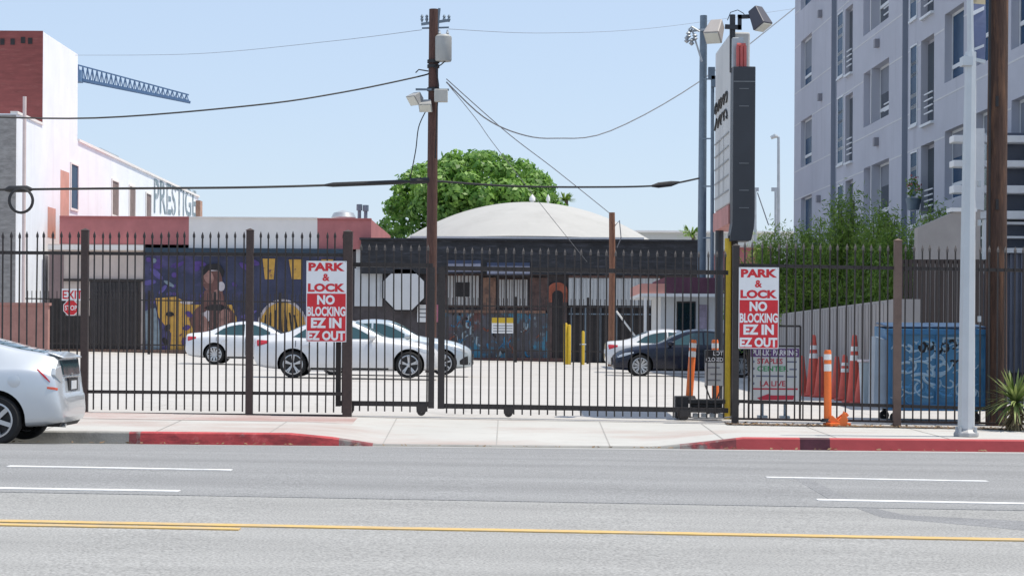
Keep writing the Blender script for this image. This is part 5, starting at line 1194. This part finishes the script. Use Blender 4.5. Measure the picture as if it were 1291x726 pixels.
# pylon sign
YP0, YP1 = 31.9, 34.7; g = wz(3.4, 32); tpz = thing('pylon_sign', 'tall black edged pylon sign with a weathered white face on yellow and black posts', 'sign', (P(925, 532, YP0).x, YP0, g))
zt = P(937, 84, YP0).z; zb = P(937, 304, YP0).z; xa = P(924, 200, YP0).x; xb = P(952, 200, YP0).x
mb = MB(); prof = [(xa, zt), (xb, zt), (xb, P(0, 268, YP0).z), (xb - .01, P(0, 282, YP0).z), (xb - .05, P(0, 297, YP0).z), (xb - .09, zb), (xa - .03, zb), (xa - .03, P(0, 290, YP0).z), (xa, P(0, 275, YP0).z)]
M_pyl = mat('black_sign_metal', (.030, .034, .042), .45, .15, 2)
mb.prism([(x, YP0, z) for x, z in prof], (0, .42, 0)); mb.build('end_cap', M_pyl, tpz, bevel=.012)
mb = MB()
for y in (112, 134, 206, 240, 262): q = P(938, y, YP0); mb.box(q.x - .075, q.x + .075, YP0 - .006, YP0 - .001, q.z - .006, q.z + .006)
q = P(938, 103, YP0); mb.box(xa + .002, xb - .002, YP0 - .005, YP0 - .001, q.z - .008, q.z + .008)
mb.build('seam', mat('worn_seam_edge', (.16, .17, .18), .5, .2, 5), tpz)
z1 = P(903, 67, YP1).z; z0 = P(903, 268, YP1).z; mb = MB(); mb.box(xa - .006, xb - .04, YP0 + .425, YP1, z0, z1); M_face = mat('weathered_white_face', (.56, .56, .55), .6, .12, 1.3, stretch=(1, 1, .5)); add_layer(M_face, (.33, .34, .35), 2.5, .58, .70, (1, 1, .4), fac=.8)
mb.build('cabinet', M_face, tpz, bevel=.03)
mb = MB(); mb.box(xa - .02, xb - .05, YP0 + .43, YP1 + .1, z0 - .32, z0 - .02); mb.build('red_band', mat('faded_pink_red_band', (.48, .22, .20), .7, .2, 2), tpz)
def fpt(u, v): return (xa - .02, YP1 + (YP0 + .45 - YP1) * u, z0 + (z1 - z0) * v)
mb = MB(); random.seed(12)
for row, v0 in enumerate((.64, .54)):
    for k in range(4):
        u0 = .08 + k * .22; pts = []
        for i in range(10): t_ = i / 9; pts.append(fpt(u0 + .09 * math.cos(t_ * 5 + k) + .08 * t_, v0 + .032 * math.sin(t_ * 6 + k * 1.7 + row)))
        mb.tube(pts, .013, 5)
mb.build('script_lettering', M_blkpl, tpz, True)
mb = MB()
for v in (.08, .17, .26, .34, .42): mb.bar(fpt(.03, v), fpt(.97, v), .006, .02)
for u in (.35, .65): mb.bar(fpt(u, .08), fpt(u, .42), .006, .02)
mb.build('panel_seam', mat('seam_grey', (.32, .33, .34), .6, .1, 3), tpz)
mb = MB(); q = P(932, 50, YP0 + .3); mb.box(P(925, 50, YP0).x, P(939.5, 50, YP0).x, YP0 + .2, YP0 + .6, zt + .005, P(932, 45, YP0).z); mb.build('top_box', M_galv, tpz, bevel=.015)
mb = MB()
for x in (930.2, 934.8, 939.2): a = P(x, 83, YP0 + .1); b = P(x, 58, YP0 + .1); mb.tube([(a.x, a.y, zt + .005), (b.x, b.y, b.z)], .027, 8)
mb.tube([P(929, 57, YP0 + .1), P(940, 57, YP0 + .1)], .03, 8); mb.build('neon_tubes', mat('coral_neon_glass', (.50, .10, .09), .4, .15, 5), tpz, True)
for (x, w_, m_, nm) in ((917.3, 8.6, M_yellow, 'yellow_post'), (925.8, 8.4, M_black, 'black_post')):
    a = P(x, 400, YP0 + .15); r_ = w_ * YP0 / F / 2; zq = zb - .005 if nm == 'black_post' else P(917, 300, YP0).z; mb = MB(); mb.tube([(a.x, YP0 + .15, g - .1), (a.x, YP0 + .15, zq)], r_, 14); mb.build(nm, m_, tpz, True)
mb = MB(); a = P(907, 300, YP1 - .3); mb.tube([(a.x, YP1 - .3, wz(a.x, YP1) - .1), (a.x, YP1 - .3, z0 - .32)], .07, 12); mb.build('rear_post', M_pyl, tpz, True)
mb = MB(); mb.bar(P(918, 301, YP0 + .15), P(932, 301, YP0 + .15), .1, .09); mb.build('post_cap', M_pyl, tpz)
# flood lights on the pylon top
mb = MB(); a = P(923.5, 60, YP0 + .35); mb.tube([(a.x, a.y, zt - .05), P(923.5, 19, YP0 + .35)], .045, 10); mb.bar(P(914, 34, YP0 + .3), P(934, 35, YP0 + .3), .05, .07); mb.bar(P(930, 22, YP0 + .3), P(947, 21, YP0 + .3), .05, .06); mb.bar(P(932.5, 19, YP0 + .3), P(932.5, 38, YP0 + .3), .06, .05)
mb.tube([P(917, 26, YP0 + .3), P(921, 16, YP0 + .3), P(930, 13, YP0 + .3), P(937, 17, YP0 + .3), P(942, 24, YP0 + .3)], .007, 5)
mb.build('lamp_mast', M_pyl, tpz, True)
flood(tpz, P(901.5, 39, YP0 + .15), (-.28, -.62, -.70), .26, .24, .36, mat('warm_grey_lamp_case', (.36, .33, .31), .5, .1, 4))
flood(tpz, P(957, 23, YP0 + .15), (.34, -.35, -.88), .24, .24, .34, mat('dark_lamp_case', (.07, .07, .09), .5, .1, 4))

# dry leaf litter along the fence foot and the gutter
lrnd = random.Random(17); mb = MB()
for k in range(520):
    if k % 4: x, y = lrnd.uniform(3.2, 8.5), lrnd.gauss(30.72, .16)
    else: x, y = lrnd.uniform(-7, 8.5), 27.48 - abs(lrnd.gauss(0, .10))
    zz = wz(x, y) + .02; a = lrnd.uniform(0, 3.1); L = lrnd.uniform(.015, .045); d = Vector((math.cos(a), math.sin(a), lrnd.uniform(-.2, .5))) * L; e = Vector((-math.sin(a), math.cos(a), lrnd.uniform(-.1, .6))) * L * .5; c = Vector((x, y, zz + .004))
    mb.face([c - d, c - e, c + d, c + e])
o = mb.build('leaf_litter', mat('dry_brown_leaves', (.20, .13, .07), .9, .4, 9), fix=False); tag(o, 'dry brown leaf litter along the fence foot and gutter', 'leaf litter', None, 'stuff')

# ------------------------------------------------------------------ things in and at the lot entrance
def delineator(name, label, px, pyt, pyb, Y, lean=0., base=None, rr=.055):
    c = P(px, pyb, Y); g_ = wz(c.x, Y); t = thing(name, label, 'delineator post', (c.x, Y, g_), 'orange delineator posts'); top = P(px + lean, pyt, Y); b = Vector((c.x, Y, c.z if base is None else base)); ax = top - b
    mb = MB(); mb.tube([b, b + ax * .97, top], [rr * 1.05, rr, rr * .8], 16); o = mb.build('tube', M_orange, t, True)
    for (s0, s1) in ((.70, .80), (.86, .94)): mb = MB(); mb.tube([b + ax * s0, b + ax * s1], rr * 1.04, 16, 0, False); mb.build('reflective_band', M_reflect, t, True)
    mb = MB(); mb.tube([b + Vector((0, 0, -.02)), b + Vector((0, 0, .03))], [rr * 2.0, rr * 1.6], 12); mb.build('base', M_blkpl, t, True)
    return t
delineator('delineator_post', 'orange delineator post leaning slightly on the black gate motor', 869, 428, 501, 32.6, 5)
delineator('delineator_post', 'orange delineator post half hidden behind the LOT CLOSED sign', 902, 428, 504, 33.4, -.5)
delineator('delineator_post', 'straight orange delineator post in front of the fence on orange base', 1043.5, 441, 530, 30.75, 0)
c = P(1055, 528, 30.72); g_ = wz(c.x, 30.72); mb = MB()   # crumpled orange sheet-metal foot beside the post
tf_ = thing('orange_base', 'crumpled orange metal foot beside the orange delineator post', 'base plate', (c.x, 30.72, g_))
mb.prism([(c.x - .17, 30.65, g_), (c.x + .13, 30.65, g_), (c.x + .16, 30.65, g_ + .10), (c.x + .09, 30.65, g_ + .24), (c.x + .03, 30.65, g_ + .08), (c.x - .08, 30.65, g_ + .17), (c.x - .17, 30.65, g_ + .05)], (0, .02, 0)); mb.prism([(c.x - .15, 30.80, g_), (c.x + .16, 30.80, g_), (c.x + .13, 30.80, g_ + .22), (c.x - .02, 30.80, g_ + .10), (c.x - .15, 30.80, g_ + .14)], (0, .02, 0)); mb.bar((c.x - .16, 30.66, g_ + .03), (c.x + .17, 30.82, g_ + .03), .2, .05); mb.bar((c.x + .0, 30.70, g_ + .05), (c.x + .16, 30.74, g_ + .19), .05, .06)
mb.build('foot', M_orange, tf_, bevel=.006)
# gate operator
c = P(884, 517, 31.9); g_ = wz(c.x, 31.9); to = thing('gate_motor', 'black gate motor unit with roller at the right end of the gate', 'gate motor', (c.x, 31.9, g_)); mb = MB(); L_, R_ = P(851, 510, 31.75).x, P(914, 510, 31.75).x
zt_ = P(884, 503, 31.75).z; zm_ = P(884, 519, 31.75).z
mb.box(L_ + .0, L_ + .2, 31.62, 31.9, P(855, 527, 31.75).z, P(855, 499, 31.75).z); mb.box(L_ + .2, R_, 31.65, 31.75, zm_ - .0, zm_ + .07); mb.box(L_ + .2, R_, 31.66, 31.92, zt_ - .07, zt_); mb.box(L_ + .24, R_ - .05, 31.70, 31.9, zm_ + .07, zt_ - .071)
mb.build('housing', M_blkpl, to, bevel=.012); mb = MB()
for x in (L_ + .1,): mb.lathe([(.01, -.04), (.075, -.04), (.085, 0), (.075, .04), (.01, .04)], (x, 31.6, g_ + .09), 'Y', 18)
mb.build('roller', M_black, to, True); mb = MB()
for k in range(4): x = L_ + .28 + k * .13; mb.box(x, x + .07, 31.7, 31.86, g_ + .02, zm_ - .02)
mb.build('foot_block', M_galv, to, bevel=.008); mb = MB(); mb.tube([(L_ + .12, 31.7, g_ + .06), (L_ + .3, 31.62, g_ + .035), (R_ - .1, 31.65, g_ + .03), (R_ + .14, 31.7, g_ + .05), (R_ + .22, 31.7, g_ + .3)], .014, 6); mb.build('cable', M_cablelight, to, True)
# LOT CLOSED sign
Yl = 32.9; c = P(900, 496, Yl); tlc = thing('lot_closed_sign', 'grey LOT CLOSED sign with black header standing on a thin post', 'sign', (c.x, Yl, wz(c.x, Yl))); a, b = P(888.5, 470, Yl).x, P(912, 470, Yl).x; zT, zB = P(900, 441, Yl).z, P(900, 486, Yl).z; zM = P(900, 457, Yl).z
mb = MB(); mb.box(a, b, Yl, Yl + .012, zB, zT); mb.build('board', mat('grey_sign_face', (.46, .48, .48), .5, .08, 4), tlc)
mb = MB(); mb.box(a + .004, b - .004, Yl - .003, Yl - .0005, zM, zT - .004); mb.build('header', M_blkpl, tlc); mb = MB(); W_ = b - a
front_text(mb, 'LOT', a + W_ * .45, a + W_ * .98, zM + .115, zM + .185, Yl - .005, 0); front_text(mb, 'CLOSED', a + W_ * .06, a + W_ * .97, zM + .015, zM + .085, Yl - .005, 0); mb.build('white_lettering', M_signwhite, tlc)
mb = MB()
for (v, u0, u1) in ((.78, .15, .8), (.50, .3, .9), (.24, .15, .85)): mb.box(a + W_ * u0, a + W_ * u1, Yl - .003, Yl - .0005, zB + (zM - zB) * v - .012, zB + (zM - zB) * v + .012)
mb.build('print_lines', M_cablelight, tlc); mb = MB(); mb.tube([(c.x, Yl + .03, wz(c.x, Yl)), (c.x, Yl + .03, zB + .3)], .018, 8)
for s in (-1, 1): mb.tube([(c.x, Yl + .03, wz(c.x, Yl) + .12), (c.x + s * .14, Yl + .03, zB + .02)], .012, 6); mb.tube([(c.x, Yl + .03, wz(c.x, Yl) + .05), (c.x + s * .18, Yl + .03, wz(c.x, Yl) + .01)], .014, 6)
mb.build('stand', M_black, tlc, True)
# public parking board
Yk = 32.3; a, b = P(946, 470, Yk).x, P(1007.5, 470, Yk).x; zT, zB = P(976, 438.5, Yk).z, P(976, 505.5, Yk).z; tk = thing('parking_board', 'white PUBLIC PARKING board with purple header in a black frame behind the fence', 'sign', (a, Yk, wz(a, Yk))); H_ = zT - zB; W_ = b - a
mb = MB(); mb.box(a, b, Yk, Yk + .02, zB, zT); mb.build('board', mat('off_white_board', (.60, .62, .62), .5, .05, 3), tk)
M_pur = mat('purple_sign_paint', (.13, .05, .20), .5, .1, 5); M_green = mat('green_sign_paint', (.02, .30, .10), .5, .1, 5); M_redp = mat('red_board_paint', (.50, .03, .06), .5, .1, 5); M_bluep = mat('blue_grey_print', (.16, .18, .26), .5, .1, 5)
mb = MB(); mb.box(a + .004, b - .004, Yk - .003, Yk - .0005, zT - .17 * H_, zT - .01); hd_ = mb.build('header', M_pur, tk)
mb = MB(); front_text(mb, 'PUBLIC PARKING', a + .03, b - .03, zT - .145 * H_, zT - .035 * H_, Yk - .005, 0, .02); mb.build('white_lettering', M_signwhite, hd_)
def bl_(st, u0, u1, v0, v1, m): mb = MB(); front_text(mb, st, a + W_ * u0, a + W_ * u1, zB + H_ * v0, zB + H_ * v1, Yk - .004, 0, .02); mb.build('lettering', m, tk)
bl_('STAPLES', .14, .66, .70, .80, M_redp); bl_('CENTER', .14, .78, .56, .66, M_green); bl_('LA LIVE', .2, .72, .28, .38, M_redp)
mb = MB()
for (u0, u1, v) in ((.12, .68, .47), (.74, .95, .74), (.8, .95, .60), (.72, .95, .46)): mb.box(a + W_ * u0, a + W_ * u1, Yk - .003, Yk - .0005, zB + H_ * v - .012, zB + H_ * v + .012)
for v in (.74, .61, .47, .33): mb.lathe([(.001, -.003), (.022, -.003), (.022, -.0005)], (a + W_ * .06, Yk, zB + H_ * v), 'Y', 10)
mb.build('print_lines', M_bluep, tk); mb = MB(); mb.box(a + .03, b - .02, Yk - .003, Yk - .0005, zB + H_ * .215, zB + H_ * .245)
z = lambda v: zB + H_ * v
mb.prism([(a + W_ * .14, Yk - .004, z(.06)), (a + W_ * .40, Yk - .004, z(.145)), (a + W_ * .40, Yk - .004, z(.11)), (a + W_ * .9, Yk - .004, z(.11)), (a + W_ * .88, Yk - .004, z(.03)), (a + W_ * .2, Yk - .004, z(.02))], (0, .003, 0)); mb.build('red_arrow', M_redp, tk)
mb = MB(); fx0, fx1 = P(966, 470, Yk).x - .0, P(1009.5, 470, Yk).x; zF = P(1000, 411, Yk).z
mb.bar((b + .02, Yk + .03, wz(b, Yk)), (b + .02, Yk + .03, zF), .03, .03); mb.bar((a - .02, Yk + .03, wz(a, Yk)), (a - .02, Yk + .03, zF), .03, .03); mb.bar((a - .02, Yk + .03, zF), (b + .02, Yk + .03, zF), .03, .03); mb.bar((a - .02, Yk + .04, zB - .03), (b + .02, Yk + .04, zB - .03), .03, .03); mb.bar((a - .02, Yk + .04, zT + .03), (b + .02, Yk + .04, zT + .03), .025, .025); mb.build('frame', M_black, tk)
mb = MB(); 
for x in (a + .2, a + .55): mb.tube([(x, Yk + .06, wz(x, Yk)), (x, Yk + .06, zB - .02)], .02, 8); mb.box(x - .07, x + .07, Yk - .05, Yk + .2, wz(x, Yk), wz(x, Yk) + .05)
mb.build('leg', M_steelblue, tk, True)
# traffic cones, small bin
def cone_thing(label, px, pyt, pyb, Y, r, band, n=1):
    c = P(px, pyb, Y); g_ = gz(c.x, Y); t = thing('traffic_cone', label, 'traffic cone', (c.x, Y, g_), 'red traffic cones along the boundary wall'); h = P(px, pyt, Y).z - g_; mb = MB()
    mb.lathe([(r * 1.0, .03), (r * .8, .05), (.045, h - .02), (.03, h), (.001, h)], (c.x, Y, g_), 'Z', 20)
    mb.build('cone_body', M_cone, t, True)
    mb = MB(); mb.box(c.x - r * 1.15, c.x + r * 1.15, Y - r * 1.15, Y + r * 1.15, g_, g_ + .04); mb.build('base', M_cone, t, bevel=.01)
    if band:
        f = lambda v: r * .8 + (.045 - r * .8) * (v * h - .05) / (h - .07)
        for (v0, v1) in ((.62, .70), (.76, .83)): mb = MB(); mb.lathe([(f(v0) + .004, h * v0), (f(v1) + .004, h * v1)], (c.x, Y, g_), 'Z', 20); mb.build('reflective_band', M_reflect, t, True)
cone_thing('short faded cone partly hidden by the public parking board', 1011, 448, 476, 43.5, .17, False)
cone_thing('tall traffic cone with a white band, left of the orange post', 1025.5, 422, 480, 42.5, .20, True)
cone_thing('short cone directly left of the straight orange post', 1034.5, 449, 482, 42, .17, False)
cone_thing('short cone directly right of the straight orange post', 1055, 449, 486, 41, .17, False)
cone_thing('short cone with white stripe between two taller cones', 1065, 447, 489, 40, .16, True)
cone_thing('tallest traffic cone with a dark tip near the pale bin', 1077, 422, 493, 39, .18, True)
cone_thing('short red cone touching the pale bin', 1086, 462, 494, 38.6, .17, False)
c = P(1096, 495, 38); g_ = gz(c.x, 38); tb = thing('small_bin', 'small pale blue grey bin between the cones and dumpster', 'bin', (c.x, 38, g_)); mb = MB(); zz = P(1096, 453, 38).z
mb.prism([(c.x - .13, 37.85, g_ + .02), (c.x + .12, 37.85, g_ + .02), (c.x + .16, 37.82, zz - .05), (c.x - .17, 37.82, zz - .05)], (0, .36, 0)); mb.build('bin_body', mat('pale_blue_plastic', (.42, .50, .55), .5, .08, 4), tb, bevel=.015); mb = MB(); mb.box(c.x - .19, c.x + .18, 37.8, 38.22, zz - .049, zz); mb.build('lid', mat('pinkish_white_lid', (.66, .60, .62), .5, .08, 4), tb, bevel=.012)
# dumpster
Yd = 31.9; a, b = P(1120, 470, Yd).x, P(1242, 470, Yd).x; zT = P(1180, 416, Yd).z; zB = P(1180, 516, Yd).z; g_ = wz(a, Yd); td = thing('dumpster', 'blue steel dumpster covered in graffiti behind the right fence', 'dumpster', ((a + b) / 2, Yd, g_))
M_dump = mat('blue_dumpster_paint', (.045, .18, .34), .5, .2, 2.5); add_layer(M_dump, (.10, .26, .42), 2.0, .55, .62, fac=.7); add_layer(M_dump, (.10, .07, .06), 4, .64, .72, (1, 1, .35), fac=.75); add_layer(M_dump, (.30, .45, .58), 3, .62, .72, (1, 1, .5), fac=.5)
mb = MB(); dpt = 1.15; mb.idx([(a, Yd, zB), (b, Yd, zB), (b, Yd + dpt, zB), (a, Yd + dpt, zB), (a - .02, Yd - .04, zT), (b + .02, Yd - .04, zT), (b + .02, Yd + dpt, zT + .06), (a - .02, Yd + dpt, zT + .06)], [(3, 2, 1, 0), (0, 1, 5, 4), (1, 2, 6, 5), (2, 3, 7, 6), (3, 0, 4, 7), (4, 5, 6, 7)]); mb.build('bin_body', M_dump, td, bevel=.01)
mb = MB(); mb.box(a - .05, b + .05, Yd - .085, Yd - .041, zT - .07, zT + .015); mb.box(a - .03, b + .03, Yd - .06, Yd - .001, zB - .02, zB + .08); 
for u in (0, .5, 1): x = a + (b - a) * u; mb.bar((x, Yd - .03, zB + .08), (x, Yd - .055, zT - .07), .05, .04, 0, (0, 1, 0))
mb.build('rib', M_blue, td, bevel=.006)
mb = MB(); xm = (a + b) / 2
for (x0_, x1_) in ((a, xm - .01), (xm + .01, b)): mb.prism([(x0_, Yd - .06, zT + .03), (x1_, Yd - .06, zT + .03), (x1_, Yd + dpt, zT + .10), (x0_, Yd + dpt, zT + .10)], (0, 0, .025))
mb.build('lid', mat('dark_blue_lid', (.025, .07, .15), .5, .15, 3), td, bevel=.005)
mb = MB(); mb.box(a - .13, a - .001, Yd + .25, Yd + .85, zT - .30, zT - .14); mb.prism([(a - .22, Yd + .02, zB + .05), (a - .004, Yd + .02, zB + .05), (a - .004, Yd + .02, zT - .16), (a - .2, Yd + .02, zT - .1)], (0, .5, 0), 1); mb.build('side_pocket', [M_blue, mat('pale_blue_panel', (.34, .42, .50), .5, .12, 3)], td, bevel=.008)
for (x, y) in ((a + .12, Yd + .1), (b - .12, Yd + .1), (a + .12, Yd + 1.0), (b - .12, Yd + 1.0)):
    mb = MB(); mb.lathe([(.01, -.03), (.07, -.03), (.08, 0), (.07, .03), (.01, .03)], (x, y, g_ + .08), 'Y', 16); mb.bar((x, y, g_ + .08), (x, y, zB), .05, .09); mb.build('caster', M_blkpl, td, True)
mb = MB(); random.seed(31)
def spray(u, v, r, sw, th, m, asp=1.): # a swirl of paint lying on the dumpster front
    pts = []
    for i in range(14): t_ = i / 13; an = sw * t_ + u * 7; rr = r * (.5 + .5 * t_); xx = a + (b - a) * u + rr * asp * math.cos(an); vv = max(.05, min(.9, v + rr * math.sin(an) / (zT - zB))); xx = max(a + .03, min(b - .03, xx)); pts.append((xx, Yd - .04 * vv - .004, zB + (zT - zB) * vv))
    mb.tube(pts, th, 4, m)
for k in range(26): spray(random.uniform(.08, .92), random.uniform(.15, .88), random.uniform(.07, .22), random.choice((-1, 1)) * random.uniform(2.5, 5.5), random.uniform(.008, .018), 0, 1.3)
for k in range(14): spray(random.uniform(.06, .94), random.uniform(.12, .5), random.uniform(.05, .12), random.uniform(3, 6), .010, 1)
for k in range(7): spray(.34 + k * .08, .78 + .03 * math.sin(k * 2), .085, 5.2 - (k % 3), .022, 2, .8)
for k in range(22): spray(random.uniform(.06, .94), random.uniform(.15, .88), random.uniform(.05, .2), random.choice((-1, 1)) * random.uniform(1, 3), random.uniform(.014, .028), k % 2, 1.5)
for k in range(3): spray(.66 + k * .06, .58, .055, 4.2, .014, 2, .8)
mb.build('graffiti', [mat('pale_blue_spray', (.40, .56, .68), .6, .15, 6), mat('mid_blue_spray', (.10, .30, .52), .6, .15, 6), M_blkpl], td, True)

# lamp post on the sidewalk
Yl = 28.35; c = P(1218, 552, Yl); g_ = wz(c.x, Yl); tlp = thing('lamp_post', 'pale grey metal lamp post with street banner standing at the red kerb', 'lamp post', (c.x, Yl, g_))
mb = MB(); tp = P(1224, 66, Yl); mb.tube([(c.x, Yl, g_ + .05), P(1219.5, 400, Yl), P(1221, 260, Yl), tp], [.118, .108, .098, .078], 8); mb.build('mast', M_palegrey, tlp)
mb = MB(); mb.tube([tp, P(1222, -60, Yl)], [.05, .045], 8); mb.build('upper_mast', M_palegrey, tlp)
mb = MB(); mb.lathe([(.01, .0), (.175, .0), (.175, .05), (.15, .075), (.125, .09), (.11, .13)], (c.x, Yl, g_ + .002), 'Z', 8); mb.build('base_plate', mat('weathered_base_steel', (.42, .42, .42), .6, .2, 6, metal=.3), tlp, bevel=.01); mb = MB()
for k in range(4): an = R(45 + 90 * k); mb.lathe([(.001, .09), (.022, .085), (.022, .0)], (c.x + .15 * math.cos(an), Yl + .15 * math.sin(an), g_ + .05), 'Z', 8)
mb.build('anchor_bolt', M_galv, tlp, True)
mb = MB(); mb.bar(P(1215, 72, Yl - .02), P(1242, 78.5, Yl - .02), .035, .05); q = P(1218, 75, Yl - .05); mb.box(q.x - .06, q.x + .08, Yl - .12, Yl + .08, q.z - .09, q.z + .03); mb.bar(P(1222, -45, Yl), P(1243, -45, Yl), .03, .03); mb.build('banner_arm', M_palegrey, tlp)
mb = MB(); q = P(1229, 150, Yl); 
for y in (232, 281, 402): q = P(1224.5, y, Yl - .0); mb.box(q.x + .09, q.x + .13, Yl - .03, Yl + .03, q.z - .04, q.z + .04)
mb.build('strap', M_galv, tlp)
ban = MB(); bx0, bx1 = 1221.5, 1243
A_ = [P(bx0, -42, Yl), P(bx1, -42, Yl), P(bx1 - .8, 78, Yl), P(bx0 + .4, 74, Yl)]
def bq(u, v, y=0): p = A_[0].lerp(A_[1], u).lerp(A_[3].lerp(A_[2], u), v); return Vector((p.x, Yl + .03 * math.sin(v * 7) + y, p.z))
nU, nV = 4, 20
ban.idx([bq(i / nU, j / nV) for j in range(nV + 1) for i in range(nU + 1)], [(j * (nU + 1) + i, j * (nU + 1) + i + 1, (j + 1) * (nU + 1) + i + 1, (j + 1) * (nU + 1) + i) for j in range(nV) for i in range(nU)])
ban.m = [0 if j < 8 else 1 for j in range(nV) for i in range(nU)]
M_ban2 = mat('blue_grey_banner', (.15, .18, .30), .8, .15, 4); add_layer(M_ban2, (.42, .46, .56), 2.6, .56, .66, (1, 1, .6), fac=.8)
bo = ban.build('street_banner', [mat('tan_banner', (.50, .42, .27), .8, .08, 3), M_ban2], None); tag(bo, 'tan and blue fabric banner hanging on the pale lamp post', 'banner')
mb = MB(); mb.prism([bq(.08, .50, -.012), bq(.9, .42, -.012), bq(.9, .46, -.012), bq(.08, .55, -.012)], (0, .006, 0)); mb.prism([bq(.1, .90, -.012), bq(.9, .82, -.012), bq(.9, .85, -.012), bq(.1, .93, -.012)], (0, .006, 0)); mb.build('banner_stripe', mat('pale_banner_print', (.62, .65, .70), .8, .1, 4), bo)
# big wooden pole at the right
Yo = 31.7; c = P(1256, 536, Yo); g_ = wz(c.x, Yo); two = thing('wooden_pole', 'thick dark wooden pole rising behind the fence at the right', 'pole', (c.x, Yo, g_)); mb = MB(); mb.tube([(c.x, Yo, g_ - .2), P(1256.5, 250, Yo), P(1259, 0, Yo), P(1262, -420, Yo)], [.165, .155, .148, .12], 20); mb.build('mast', M_dkwood, two, True)
mb = MB(); 
for y in (128, 258): q = P(1257, y, Yo - .16); mb.box(q.x - .02, q.x + .02, q.y - .02, q.y + .02, q.z - .08, q.z + .08)
mb.tube([P(1249, -200, Yo - .12), P(1248, 100, Yo - .13), P(1247, 400, Yo - .14), P(1247, 530, Yo - .15)], .018, 6); mb.build('conduit', M_cable, two, True)
bpy.context.view_layer.update()
